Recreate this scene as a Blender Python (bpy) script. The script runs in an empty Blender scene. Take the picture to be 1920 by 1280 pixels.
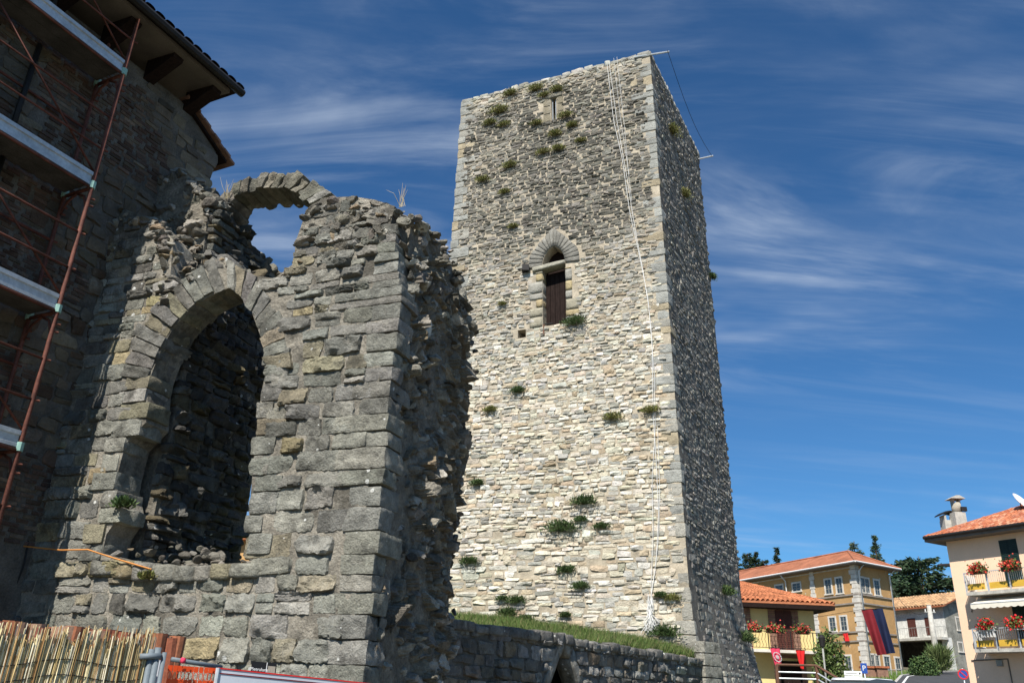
import bpy, math, random
import numpy as np
from mathutils import Vector, Matrix, Quaternion
from mathutils.geometry import tessellate_polygon

rng = np.random.default_rng(7)
random.seed(7)
SC = bpy.context.scene
COL = SC.collection

# ------------------------------------------------------------------ camera
FPX = 1536.0                                   # focal length in pixels of the 1920 px wide frame
EYE = np.array([0.0, 0.0, 1.6])
_up = np.array([130.0, 3590.0, -FPX]); _up /= np.linalg.norm(_up)
_fw = np.array([0, 0, -1.0]); _Y = _fw - (_fw @ _up) * _up; _Y /= np.linalg.norm(_Y); _X = np.cross(_Y, _up)
ROT = np.array([_X, _Y, _up])                  # world = ROT @ camera
cam_d = bpy.data.cameras.new('camera'); cam = bpy.data.objects.new('camera', cam_d); COL.objects.link(cam)
cam_d.sensor_width = 36.0; cam_d.lens = 36.0 * FPX / 1920.0; cam_d.clip_start = 0.1; cam_d.clip_end = 6000
M = Matrix([list(ROT[0]) + [EYE[0]], list(ROT[1]) + [EYE[1]], list(ROT[2]) + [EYE[2]], [0, 0, 0, 1]])
cam.matrix_world = M
SC.camera = cam

# ------------------------------------------------------------------ light
SUN_EL, SUN_AZ = math.radians(48), math.radians(21.5)      # behind the viewer, a little to the left
S = Vector((-math.sin(SUN_AZ) * math.cos(SUN_EL), -math.cos(SUN_AZ) * math.cos(SUN_EL), math.sin(SUN_EL)))
sd = bpy.data.lights.new('sun', 'SUN'); sd.energy = 5.0; sd.angle = math.radians(0.5); sd.color = (1.0, 0.95, 0.87)
sun = bpy.data.objects.new('sun', sd); COL.objects.link(sun)
sun.rotation_euler = (-S).to_track_quat('-Z', 'Y').to_euler(); sun.location = (-20, -60, 70)

w = bpy.data.worlds.new('World'); SC.world = w; w.use_nodes = True
nt = w.node_tree; N = nt.nodes; L = nt.links; N.clear()
def nd(t, **k):
    n = N.new(t)
    for a, b in k.items(): setattr(n, a, b)
    return n
sky = nd('ShaderNodeTexSky'); sky.sky_type = 'NISHITA'; sky.sun_disc = False
sky.sun_elevation = SUN_EL; sky.sun_rotation = math.pi + SUN_AZ; sky.altitude = 600; sky.air_density = 1.0; sky.dust_density = 0.6; sky.ozone_density = 2.5
tc = nd('ShaderNodeTexCoord'); sep = nd('ShaderNodeSeparateXYZ'); L.new(tc.outputs['Generated'], sep.inputs[0])
mz = nd('ShaderNodeMath', operation='MAXIMUM'); mz.inputs[1].default_value = 0.03; L.new(sep.outputs['Z'], mz.inputs[0])
az = nd('ShaderNodeMath', operation='ADD'); az.inputs[1].default_value = 0.18; L.new(mz.outputs[0], az.inputs[0])
dx = nd('ShaderNodeMath', operation='DIVIDE'); dy = nd('ShaderNodeMath', operation='DIVIDE')
L.new(sep.outputs['X'], dx.inputs[0]); L.new(az.outputs[0], dx.inputs[1]); L.new(sep.outputs['Y'], dy.inputs[0]); L.new(az.outputs[0], dy.inputs[1])
cmb = nd('ShaderNodeCombineXYZ'); L.new(dx.outputs[0], cmb.inputs[0]); L.new(dy.outputs[0], cmb.inputs[1])
def cirrus(rot, sx, sy, loc, scale, lo, hi, dist=1.2, detail=9):
    mp = nd('ShaderNodeMapping'); mp.inputs['Rotation'].default_value = (0, 0, math.radians(rot)); mp.inputs['Scale'].default_value = (sx, sy, 1); mp.inputs['Location'].default_value = loc
    L.new(cmb.outputs[0], mp.inputs[0])
    n = nd('ShaderNodeTexNoise'); n.inputs['Scale'].default_value = scale; n.inputs['Detail'].default_value = detail; n.inputs['Roughness'].default_value = 0.6; n.inputs['Distortion'].default_value = dist
    L.new(mp.outputs[0], n.inputs['Vector'])
    r = nd('ShaderNodeMapRange'); r.interpolation_type = 'SMOOTHSTEP'; r.inputs['From Min'].default_value = lo; r.inputs['From Max'].default_value = hi
    L.new(n.outputs['Fac'], r.inputs['Value'])
    return r.outputs['Result']
c1 = cirrus(-38, 0.55, 1.9, (3.1, 0.7, 0), 1.9, 0.40, 0.82, 1.6, 15)
c2 = cirrus(-20, 0.6, 1.0, (0.4, 5.2, 0), 0.9, 0.38, 0.68, 0.9, 5)
c3 = cirrus(-50, 0.3, 2.2, (7.7, 2.2, 0), 2.2, 0.46, 0.82, 1.8, 14)
cm0 = nd('ShaderNodeMath', operation='MULTIPLY'); L.new(c1, cm0.inputs[0]); L.new(c2, cm0.inputs[1])
cm = nd('ShaderNodeMath', operation='MULTIPLY_ADD'); cm.inputs[1].default_value = 0.16; L.new(c3, cm.inputs[0]); L.new(cm0.outputs[0], cm.inputs[2])
cs = nd('ShaderNodeMath', operation='MULTIPLY'); cs.inputs[1].default_value = 0.80; cs.use_clamp = True; L.new(cm.outputs[0], cs.inputs[0])
tint = nd('ShaderNodeMix', data_type='RGBA', blend_type='MULTIPLY'); tint.inputs['Factor'].default_value = 1.0
L.new(sky.outputs[0], tint.inputs['A']); tint.inputs['B'].default_value = (0.47, 0.90, 1.22, 1)
mx = nd('ShaderNodeMix', data_type='RGBA'); L.new(cs.outputs[0], mx.inputs['Factor']); L.new(tint.outputs['Result'], mx.inputs['A'])
mx.inputs['B'].default_value = (6.6, 7.6, 9.0, 1)
bg = nd('ShaderNodeBackground'); bg.inputs['Strength'].default_value = 0.068; L.new(mx.outputs['Result'], bg.inputs['Color'])
wo_ = nd('ShaderNodeOutputWorld'); L.new(bg.outputs[0], wo_.inputs[0])
SC.view_settings.view_transform = 'Standard'; SC.view_settings.look = 'None'; SC.view_settings.gamma = 1.0
SC.view_settings.use_curve_mapping = False; SC.view_settings.exposure = 0.5
SC.cycles.max_bounces = 5; SC.cycles.diffuse_bounces = 2; SC.cycles.glossy_bounces = 2

# ------------------------------------------------------------------ sight lines (where a pixel's ray meets a plane of the place)
def ray(px, py): return ROT @ np.array([px - 960.0, -(py - 640.0), -FPX])
def atd(px, py, D): d = ray(px, py); return EYE + d * (D / math.hypot(d[0], d[1]))
def atz(px, py, z): d = ray(px, py); return EYE + d * ((z - EYE[2]) / d[2])
def atp(px, py, P, n): d = ray(px, py); return EYE + d * (((P - EYE) @ n) / (d @ n))
def screen_area(c, hu, hv, n):
    v = c - EYE; d2 = (v * v).sum(-1); vv = v / np.sqrt(d2)[:, None]
    cc = v @ ROT; x = 960 + FPX * cc[:, 0] / -cc[:, 2]; y = 640 - FPX * cc[:, 1] / -cc[:, 2]
    inside = (cc[:, 2] < 0) & (x > -20) & (x < 1940) & (y > -20) & (y < 1300)
    return np.where(inside, hu * hv * np.clip(-(vv * n).sum(-1), 0.0, 1) / d2, 0)

# ------------------------------------------------------------------ noise
def _h(i, j, k, s):
    n = (i * 374761393 + j * 668265263 + k * 2147483647 + s * 1274126177) & 0xFFFFFFFF
    n = ((n ^ (n >> 13)) * 1274126177) & 0xFFFFFFFF
    return ((n ^ (n >> 16)) & 0xFFFF) / 65535.0
def vnoise(p, s=0):
    p = np.asarray(p, float); f = np.floor(p); t = p - f; t = t * t * (3 - 2 * t); i = f.astype(np.int64)
    r = 0
    for a in (0, 1):
        for b in (0, 1):
            for c in (0, 1):
                wgt = (t[..., 0] if a else 1 - t[..., 0]) * (t[..., 1] if b else 1 - t[..., 1]) * (t[..., 2] if c else 1 - t[..., 2])
                r = r + wgt * _h(i[..., 0] + a, i[..., 1] + b, i[..., 2] + c, s)
    return r
def fbm(p, s=0, o=3):
    return sum(vnoise(np.asarray(p) * 2.0 ** k, s + k) * 0.5 ** k for k in range(o)) / sum(0.5 ** k for k in range(o))

# ------------------------------------------------------------------ materials
MAT = {}
def material(name, color=(.5, .5, .5), rough=.8, attr=False, var=.25, vscale=6.0, fine=60.0, bump=.3, bdist=.01, metal=0.0, spots=None, island=0.0, spec=.3, stretch=(1, 1, 1), emit=None, crust=()):
    m = bpy.data.materials.new(name); m.use_nodes = True; t = m.node_tree; n = t.nodes; l = t.links
    b = n['Principled BSDF']; b.inputs['Roughness'].default_value = rough; b.inputs['Metallic'].default_value = metal
    b.inputs['Specular IOR Level'].default_value = spec
    geo = n.new('ShaderNodeNewGeometry'); mp = n.new('ShaderNodeMapping'); mp.inputs['Scale'].default_value = stretch; l.new(geo.outputs['Position'], mp.inputs[0])
    if attr:
        a = n.new('ShaderNodeAttribute'); a.attribute_name = 'Col'; base = a.outputs['Color']
    else:
        r = n.new('ShaderNodeRGB'); r.outputs[0].default_value = (*color, 1); base = r.outputs[0]
    def noise(sc, det=4, rg=.6):
        x = n.new('ShaderNodeTexNoise'); x.inputs['Scale'].default_value = sc; x.inputs['Detail'].default_value = det; x.inputs['Roughness'].default_value = rg; l.new(mp.outputs[0], x.inputs['Vector']); return x
    def mul(sock, fac, lo, hi):
        mr = n.new('ShaderNodeMapRange'); mr.inputs['From Min'].default_value = .3; mr.inputs['From Max'].default_value = .7; mr.inputs['To Min'].default_value = lo; mr.inputs['To Max'].default_value = hi
        l.new(fac, mr.inputs['Value'])
        q = n.new('ShaderNodeVectorMath'); q.operation = 'SCALE'; l.new(sock, q.inputs[0]); l.new(mr.outputs[0], q.inputs['Scale']); return q.outputs[0]
    n1 = noise(vscale); n2 = noise(fine, 5, .7)
    if var:
        base = mul(base, n1.outputs['Fac'], 1 - var, 1 + var); base = mul(base, n2.outputs['Fac'], 1 - var * .8, 1 + var * .8)
    for cc_, sc_, lo_, hi_, am_ in crust:
        nq = noise(sc_, 8, .68); mr = n.new('ShaderNodeMapRange'); mr.interpolation_type = 'SMOOTHSTEP'; mr.inputs['From Min'].default_value = lo_; mr.inputs['From Max'].default_value = hi_; mr.inputs['To Max'].default_value = am_; l.new(nq.outputs['Fac'], mr.inputs['Value'])
        mq = n.new('ShaderNodeMix'); mq.data_type = 'RGBA'; l.new(mr.outputs[0], mq.inputs['Factor']); l.new(base, mq.inputs['A']); mq.inputs['B'].default_value = (*cc_, 1); base = mq.outputs['Result']
    if island:
        g2 = n.new('ShaderNodeNewGeometry'); mr = n.new('ShaderNodeMapRange'); mr.inputs['To Min'].default_value = 1 - island; mr.inputs['To Max'].default_value = 1 + island
        l.new(g2.outputs['Random Per Island'], mr.inputs['Value']); q = n.new('ShaderNodeVectorMath'); q.operation = 'SCALE'; l.new(base, q.inputs[0]); l.new(mr.outputs[0], q.inputs['Scale']); base = q.outputs[0]
    if spots:
        vo = n.new('ShaderNodeTexVoronoi'); vo.inputs['Scale'].default_value = spots[1]; l.new(geo.outputs['Position'], vo.inputs['Vector'])
        ns = noise(1.3, 2); th = n.new('ShaderNodeMapRange'); th.inputs['From Min'].default_value = .45; th.inputs['From Max'].default_value = .75; th.inputs['To Min'].default_value = 0; th.inputs['To Max'].default_value = spots[2]
        l.new(ns.outputs['Fac'], th.inputs['Value'])
        nn = noise(40, 3); ad = n.new('ShaderNodeMath'); ad.operation = 'MULTIPLY_ADD'; ad.inputs[1].default_value = .12; ad.inputs[2].default_value = -.06; l.new(nn.outputs['Fac'], ad.inputs[0])
        s2 = n.new('ShaderNodeMath'); s2.operation = 'ADD'; l.new(vo.outputs['Distance'], s2.inputs[0]); l.new(ad.outputs[0], s2.inputs[1])
        lt = n.new('ShaderNodeMath'); lt.operation = 'LESS_THAN'; l.new(s2.outputs[0], lt.inputs[0]); l.new(th.outputs[0], lt.inputs[1])
        mxx = n.new('ShaderNodeMix'); mxx.data_type = 'RGBA'; l.new(lt.outputs[0], mxx.inputs['Factor']); l.new(base, mxx.inputs['A']); mxx.inputs['B'].default_value = (*spots[0], 1); base = mxx.outputs['Result']
    l.new(base, b.inputs['Base Color'])
    if bump:
        bp = n.new('ShaderNodeBump'); bp.inputs['Strength'].default_value = bump; bp.inputs['Distance'].default_value = bdist
        n3 = noise(vscale * 3, 6, .65); ad = n.new('ShaderNodeMath'); ad.operation = 'MULTIPLY_ADD'; ad.inputs[1].default_value = .5; l.new(n2.outputs['Fac'], ad.inputs[0]); l.new(n3.outputs['Fac'], ad.inputs[2])
        l.new(ad.outputs[0], bp.inputs['Height']); l.new(bp.outputs[0], b.inputs['Normal'])
    if emit: b.inputs['Emission Color'].default_value = (*emit[0], 1); b.inputs['Emission Strength'].default_value = emit[1]
    MAT[name] = m; return m
material('ruin_stone', attr=True, rough=.9, var=.34, vscale=7, fine=55, bump=1.0, bdist=.045, spots=((.62, .62, .58), 6.0, .24), crust=(((.045, .043, .036), 2.6, .50, .66, .66), ((.44, .41, .35), 3.4, .58, .72, .6), ((.17, .15, .07), 1.7, .60, .75, .5)))
material('rubble', attr=True, rough=.92, var=.3, vscale=9, fine=60, bump=1.0, bdist=.035, crust=(((.05, .046, .038), 3.0, .50, .66, .6), ((.36, .33, .28), 5.0, .62, .74, .5)))
material('tower_stone', attr=True, rough=.9, var=.22, vscale=5, fine=30, bump=.9, bdist=.035, crust=(((.13, .12, .095), 1.6, .56, .76, .45), ((.56, .52, .44), 1.1, .56, .72, .35)))
material('mortar_pale', (.40, .345, .26), .95, var=.3, vscale=3, fine=45, bump=1.0, bdist=.03)
material('mortar_grey', (.27, .245, .20), .95, var=.4, vscale=3, fine=40, bump=1.0, bdist=.05, crust=(((.06, .055, .045), 2.2, .46, .62, .75),))
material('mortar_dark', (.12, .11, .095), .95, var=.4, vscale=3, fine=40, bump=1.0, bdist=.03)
material('core_rubble', (.20, .18, .145), .95, var=.45, vscale=6, fine=30, bump=1.0, bdist=.05)
material('leaf', attr=True, rough=.6, var=.2, bump=0, spec=.25)
material('bark', (.10, .075, .05), .9, var=.3, vscale=10, bump=.6, bdist=.02)
material('grass', attr=True, rough=.7, var=.15, bump=0)
material('turf', (.075, .10, .03), .95, var=.4, vscale=2, fine=20, bump=.8, bdist=.03)
material('earth', (.14, .125, .085), .95, var=.35, vscale=.6, fine=8, bump=.6, bdist=.03)
material('asphalt', (.06, .06, .062), .9, var=.25, vscale=1.5, fine=60, bump=.4, bdist=.006)
material('kerbstone', (.42, .40, .36), .9, var=.2, vscale=3, bump=.4)
material('paint_white', (.72, .72, .70), .6, var=.08, bump=.1)
material('dark_wood', (.020, .0125, .0105), .75, var=.4, vscale=5, fine=25, bump=.5, bdist=.006, stretch=(6, 6, 1), spec=.08)
material('iron_dark', (.025, .023, .022), .6, var=.2, metal=.3, bump=.2)
material('rust_pipe', (.12, .042, .028), .75, var=.45, vscale=9, fine=60, bump=.5, bdist=.003)
material('galvanised', (.50, .53, .55), .5, metal=.35, var=.2, vscale=4, fine=25, bump=.25, bdist=.003)
material('deck_under', (.085, .08, .075), .85, var=.4, vscale=3, bump=.5, bdist=.008)
material('clamp_green', (.25, .42, .36), .6, var=.2)
material('plaster_pale', (.40, .36, .29), .95, var=.25, vscale=2, fine=25, bump=.5)
material('terracotta', (.33, .11, .05), .85, var=.35, vscale=4, fine=30, bump=.4, bdist=.006)
material('tile_clay', attr=True, rough=.85, var=.28, vscale=5, fine=30, bump=.4, bdist=.008)
material('roof_orange', (.40, .15, .07), .85, var=.22, vscale=1.2, fine=9, bump=.3, bdist=.01)
material('roof_school', (.33, .125, .065), .88, var=.30, vscale=.8, fine=7, bump=.3, bdist=.01)
material('roof_old', attr=True, rough=.9, var=.3, vscale=1.5, fine=9, bump=.4, bdist=.01)
material('render_yellow', (.70, .55, .25), .92, var=.07, vscale=.8, fine=14, bump=.25, bdist=.006)
material('render_ochre', (.46, .275, .115), .93, var=.14, vscale=.7, fine=7, bump=.3, bdist=.006, spots=((.50, .42, .31), 1.3, .26))
material('render_pink', (.86, .60, .41), .92, var=.06, vscale=.6, fine=14, bump=.25, bdist=.006)
material('render_white', (.60, .59, .54), .93, var=.25, vscale=.9, fine=6, bump=.3, bdist=.008)
material('render_grey', (.26, .25, .21), .95, var=.35, vscale=1.2, fine=8, bump=.6, bdist=.02)
material('stone_trim', (.60, .56, .49), .85, var=.2, vscale=2, fine=18, bump=.3)
material('band_grey', (.28, .24, .20), .85, var=.2, vscale=2, bump=.3)
material('soffit', (.15, .13, .11), .9, var=.2, vscale=2, bump=.2)
material('glass_dark', (.05, .06, .065), .08, var=.2, vscale=.7, bump=0, spec=.6)
material('curtain', (.45, .46, .46), .9, var=.3, vscale=4, bump=.1)
material('shutter_green', (.012, .03, .026), .55, var=.2, bump=.2)
material('shutter_brown', (.085, .028, .02), .65, var=.25, bump=.2)
material('brick_trim', (.24, .135, .095), .9, var=.3, vscale=6, bump=.5)
material('awning', (.72, .67, .56), .9, var=.06, vscale=2, bump=.15)
material('panel_yellow', (.62, .38, .05), .6, var=.12, vscale=2, bump=.1)
material('concrete', (.44, .42, .37), .9, var=.25, vscale=3, fine=25, bump=.4)
material('cloth_red', (.62, .02, .02), .85, var=.12, vscale=3, bump=.15)
material('cloth_pink', (.62, .045, .10), .85, var=.12, vscale=3, bump=.15)
material('cloth_darkred', (.16, .010, .016), .8, var=.15, vscale=2, bump=.15)
material('cloth_blue', (.006, .012, .042), .8, var=.15, vscale=2, bump=.15)
material('car_white', (.62, .64, .66), .25, var=.05, bump=0, spec=.6)
material('car_blue', (.03, .04, .09), .25, var=.05, bump=0, spec=.6)
material('rubber', (.02, .02, .02), .9, bump=.2)
material('sign_blue', (.02, .07, .30), .5, var=.05, bump=0)
material('sign_red', (.55, .02, .02), .5, var=.05, bump=0)
material('sign_black', (.012, .012, .013), .5, var=.1, bump=0)
material('pole_grey', (.30, .30, .27), .8, var=.2, vscale=4, bump=.2)
material('reed', attr=True, rough=.7, var=.22, vscale=8, fine=50, bump=.2, bdist=.003)
material('straw_mat', (.30, .22, .11), .9, var=.45, vscale=3, fine=30, bump=.4, stretch=(14, 14, .6))
material('pipe_grey', (.15, .18, .20), .55, var=.15, bump=.1)
material('mesh_orange', (.80, .085, .015), .55, var=.12, bump=.1)
material('banner_white', (.52, .55, .60), .7, var=.06, vscale=2, bump=.1)
material('cable_white', (.72, .71, .68), .8, var=.1, bump=0)
material('cable_orange', (.55, .22, .05), .7, var=.15, bump=0)
material('flower', attr=True, rough=.7, var=.15, bump=0)
material('wood_rail', (.13, .065, .04), .8, var=.25, vscale=5, bump=.3)

# ------------------------------------------------------------------ object helpers
WO = {}
def tag(o, label=None, cat=None, group=None, kind=None):
    if label: o['label'] = label
    if cat: o['category'] = cat
    if group: o['group'] = group
    if kind: o['kind'] = kind
    return o
def thing(name, label, cat, base, group=None):
    o = bpy.data.objects.new(name, None); o.empty_display_size = .3; COL.objects.link(o)
    o.location = Vector(base); WO[o.name] = np.array(base, float)
    return tag(o, label, cat, group)
def link_mesh(name, me, parent, origin):
    o = bpy.data.objects.new(name, me); COL.objects.link(o); WO[o.name] = np.array(origin, float)
    if parent is not None:
        o.parent = parent; o.location = Vector(np.array(origin) - WO[parent.name])
    else: o.location = Vector(origin)
    return o
def obj(name, verts, faces, mat, parent=None, col=None, smooth=False, origin=None):
    v = np.asarray(verts, float).reshape(-1, 3)
    if origin is None: origin = (v.min(0) + v.max(0)) / 2
    me = bpy.data.meshes.new(name)
    if isinstance(faces, np.ndarray):
        k = faces.shape[1]; nf = len(faces)
        me.vertices.add(len(v)); me.vertices.foreach_set('co', (v - origin).astype(np.float32).ravel())
        me.loops.add(nf * k); me.loops.foreach_set('vertex_index', faces.astype(np.int32).ravel())
        me.polygons.add(nf); me.polygons.foreach_set('loop_start', np.arange(0, nf * k, k, dtype=np.int32))
        me.polygons.foreach_set('loop_total', np.full(nf, k, np.int32)); me.update(calc_edges=True)
    else:
        me.from_pydata([tuple(x) for x in (v - origin)], [], faces); me.update()
    me.polygons.foreach_set('use_smooth', np.full(len(me.polygons), bool(smooth), bool))
    if smooth == 'edge': me.set_sharp_from_angle(angle=math.radians(32))
    if col is not None:
        a = me.color_attributes.new('Col', 'FLOAT_COLOR', 'POINT')
        c = np.ones((len(v), 4), np.float32); c[:, :3] = np.asarray(col, np.float32).reshape(-1, 3) if np.ndim(col) > 1 else np.asarray(col, np.float32)
        a.data.foreach_set('color', c.ravel())
    me.materials.append(MAT[mat] if isinstance(mat, str) else mat)
    return link_mesh(name, me, parent, origin)
BOXF = [(0, 1, 2, 3), (7, 6, 5, 4), (0, 4, 5, 1), (1, 5, 6, 2), (2, 6, 7, 3), (3, 7, 4, 0)]
class MB:
    def __init__(s): s.v = []; s.f = []; s.c = []
    def add(s, v, f, c=None):
        b = len(s.v); s.v += [tuple(map(float, x)) for x in v]; s.f += [tuple(i + b for i in q) for q in f]; s.c += [c] * len(v); return s
    def hexa(s, p8, c=None): return s.add(p8, BOXF, c)          # p8: bottom loop 0-3, top loop 4-7
    def box(s, lo, hi, c=None):
        x0, y0, z0 = lo; x1, y1, z1 = hi
        return s.hexa([(x0, y0, z0), (x0, y1, z0), (x1, y1, z0), (x1, y0, z0), (x0, y0, z1), (x0, y1, z1), (x1, y1, z1), (x1, y0, z1)], c)
    def tube(s, pts, r, n=6, c=None, cap=True):
        pts = [np.array(p, float) for p in pts]; rr = r if hasattr(r, '__len__') else [r] * len(pts); rings = []
        for i, p in enumerate(pts):
            t = pts[min(i + 1, len(pts) - 1)] - pts[max(i - 1, 0)]; t = t / (np.linalg.norm(t) + 1e-9)
            a = np.cross(t, (0, 0, 1) if abs(t[2]) < .9 else (1, 0, 0)); a /= np.linalg.norm(a); b = np.cross(t, a)
            rings.append([p + rr[i] * (math.cos(2 * math.pi * k / n) * a + math.sin(2 * math.pi * k / n) * b) for k in range(n)])
        f = [(i * n + k, i * n + (k + 1) % n, (i + 1) * n + (k + 1) % n, (i + 1) * n + k) for i in range(len(pts) - 1) for k in range(n)]
        if cap: f += [tuple(reversed(range(n))), tuple(range((len(pts) - 1) * n, len(pts) * n))]
        return s.add([q for r_ in rings for q in r_], f, c)
    def prism(s, poly, ext, holes=(), c=None):                   # poly: list of 3-D points, ext: extrusion vector; tessellated caps
        loops = [list(poly)] + [list(h) for h in holes]; allp = [np.array(p, float) for lp in loops for p in lp]; m = len(allp)
        tri = tessellate_polygon([[Vector(p) for p in lp] for lp in loops]); e = np.array(ext, float)
        v = allp + [p + e for p in allp]; f = [tuple(t) for t in tri] + [tuple(i + m for i in reversed(t)) for t in tri]
        b = 0
        for lp in loops:
            k = len(lp); f += [(b + i, b + (i + 1) % k, b + (i + 1) % k + m, b + i + m) for i in range(k)]; b += k
        return s.add(v, f, c)
    def build(s, name, mat, parent=None, smooth=False, origin=None):
        col = np.array(s.c, float) if s.c and s.c[0] is not None else None
        return obj(name, s.v, s.f, mat, parent, col, smooth, origin)
class Facade:
    """a vertical wall plane: a runs right as seen from outside, z up, o outwards"""
    def __init__(s, P, r):
        s.P = np.array([P[0], P[1], 0.0]); s.r = np.array([r[0], r[1], 0.0]); s.r /= np.linalg.norm(s.r); s.n = np.array([s.r[1], -s.r[0], 0.0])
    def pt(s, a, z, o=0.0): return s.P + s.r * a + s.n * o + np.array([0, 0, z])
    def at(s, px, py, o=0.0): q = atp(px, py, s.P + s.n * o, s.n); return (q - s.P) @ s.r, q[2]
    def box(s, mb, a0, a1, z0, z1, o0, o1, c=None):
        p = s.pt
        return mb.hexa([p(a0, z0, o0), p(a1, z0, o0), p(a1, z0, o1), p(a0, z0, o1), p(a0, z1, o0), p(a1, z1, o0), p(a1, z1, o1), p(a0, z1, o1)], c)
    def one(s, name, mat, parent, a0, a1, z0, z1, o0, o1):
        m = MB(); s.box(m, a0, a1, z0, z1, o0, o1); return m.build(name, mat, parent)

# ---- stones: a cushion on a wall surface (border buried behind the mortar face)
def grid_template(nx, ny):
    def ax(n):
        if n <= 3: return np.array([-1, -.8, .8, 1.])
        return np.concatenate([[-1], np.linspace(-.9, .9, n - 1), [1]])
    A, B = np.meshgrid(ax(nx), ax(ny)); w_, h_ = A.shape[1], A.shape[0]
    f = np.array([(j * w_ + i, j * w_ + i + 1, (j + 1) * w_ + i + 1, (j + 1) * w_ + i) for j in range(h_ - 1) for i in range(w_ - 1)])
    return A.ravel(), B.ravel(), f
def cushion(C, U, V, Nn, hu, hv, p, nx, ny, rough=.35, jit=.12, back=.05, nscale=6.0, seed=0):
    """C,U,V,Nn: (K,3); hu,hv,p: (K,) -> verts (K,n,3), faces"""
    A, B, f = grid_template(nx, ny); K = len(hu); n = len(A); r = np.random.default_rng(seed)
    border = (np.abs(A) > .99) | (np.abs(B) > .99); ring = ~border & ((np.abs(A) > .8) | (np.abs(B) > .8)) if nx > 3 else ~border & False
    cj = r.uniform(-1, 1, (K, 4, 2)) * jit * np.minimum(hu, hv)[:, None, None] * 1.6       # corner shifts
    wt = np.stack([(1 - A) * (1 - B), (1 + A) * (1 - B), (1 + A) * (1 + B), (1 - A) * (1 + B)], -1) / 4
    rnd = .02 + .16 * r.random(K) ** 1.5
    a = A[None] * (1 - rnd[:, None] * np.abs(B[None]) ** 4); b = B[None] * (1 - rnd[:, None] * np.abs(A[None]) ** 4)
    u = a * hu[:, None] + np.einsum('nc,kc->kn', wt, cj[:, :, 0]) + r.normal(0, .05, (K, n)) * np.minimum(hu, hv)[:, None]
    v = b * hv[:, None] + np.einsum('nc,kc->kn', wt, cj[:, :, 1]) + r.normal(0, .05, (K, n)) * hv[:, None]
    tilt = r.normal(0, .55, (K, 2))
    h = p[:, None] * (1 + tilt[:, :1] * A * .6 + tilt[:, 1:] * B * .6)
    pos = C[:, None] + U[:, None] * u[..., None] + V[:, None] * v[..., None]
    nz = fbm(pos * nscale, seed + 3, 3) - .5
    h = h + nz * p[:, None] * rough * 4 + r.normal(0, .10, (K, n)) * p[:, None]
    h = np.where(ring[None], h * r.uniform(.55, 1.0, (K, n)), h); h = np.where(border[None], -back, np.maximum(h, .004))
    return pos + Nn[:, None] * h[..., None], f
def emit_stones(parent, verts, faces, cols, order, mat, limit, name='stone', rest_name='small_stones', smooth=True):
    K, n, _ = verts.shape
    ids = order[:limit]
    for k in ids:
        obj(name, verts[k], faces, mat, parent, cols[k], smooth)
    rest = order[limit:]
    if len(rest):
        vv = verts[rest].reshape(-1, 3); ff = (faces[None] + (np.arange(len(rest)) * n)[:, None, None]).reshape(-1, faces.shape[1])
        tag(obj(rest_name, vv, ff, mat, parent, np.repeat(cols[rest], n, 0), smooth), kind='stuff')
# ---- rounded hexahedral blocks (voussoirs, quoins, jambs)
def _cube(nd_):
    g = np.linspace(-1, 1, nd_ + 1); idx = {}; V = []; F = []
    def vid(p):
        k = tuple(np.round(p, 5))
        if k not in idx: idx[k] = len(V); V.append(p)
        return idx[k]
    for ax in range(3):
        for sg in (-1, 1):
            for i in range(nd_):
                for j in range(nd_):
                    q = []
                    for (di, dj) in ((0, 0), (1, 0), (1, 1), (0, 1)):
                        p = [0, 0, 0]; p[ax] = sg; p[(ax + 1) % 3] = g[i + di]; p[(ax + 2) % 3] = g[j + dj]; q.append(vid(p))
                    F.append(q if sg > 0 else q[::-1])
    return np.array(V, float), np.array(F)
CUBE = {k: _cube(k) for k in (3, 4, 5, 7)}
def block(p8, r=.12, rough=.02, nd_=4, seed=0, nscale=7.0):
    """p8: 8 corners, loop 0-3 at the bottom and 4-7 above; gives a worn block"""
    V, F = CUBE[nd_]; p8 = np.array(p8, float)
    e = np.array([np.linalg.norm(p8[1] - p8[0]), np.linalg.norm(p8[3] - p8[0]), np.linalg.norm(p8[4] - p8[0])]) / 2
    rr = r * 2 * e.min() / e                                    # radius per axis in unit space
    q = np.clip(V, -(1 - rr), 1 - rr); d = (V - q) / rr; ln = np.linalg.norm(d, axis=1, keepdims=True); P = q + rr * d / np.maximum(ln, 1e-6)
    a, b, c = (P[:, 0] + 1) / 2, (P[:, 1] + 1) / 2, (P[:, 2] + 1) / 2
    bl = lambda i, j, k, l: (p8[i][None] * ((1 - a) * (1 - b))[:, None] + p8[j][None] * (a * (1 - b))[:, None] + p8[k][None] * (a * b)[:, None] + p8[l][None] * ((1 - a) * b)[:, None])
    X = bl(0, 1, 2, 3) * (1 - c)[:, None] + bl(4, 5, 6, 7) * c[:, None]
    ctr = X.mean(0); n_ = (X - ctr); n_ /= np.linalg.norm(n_, axis=1, keepdims=True)
    X = X + n_ * ((fbm(X * nscale, seed, 3) - .5) * 2 * rough)[:, None]
    return X, F
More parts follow.
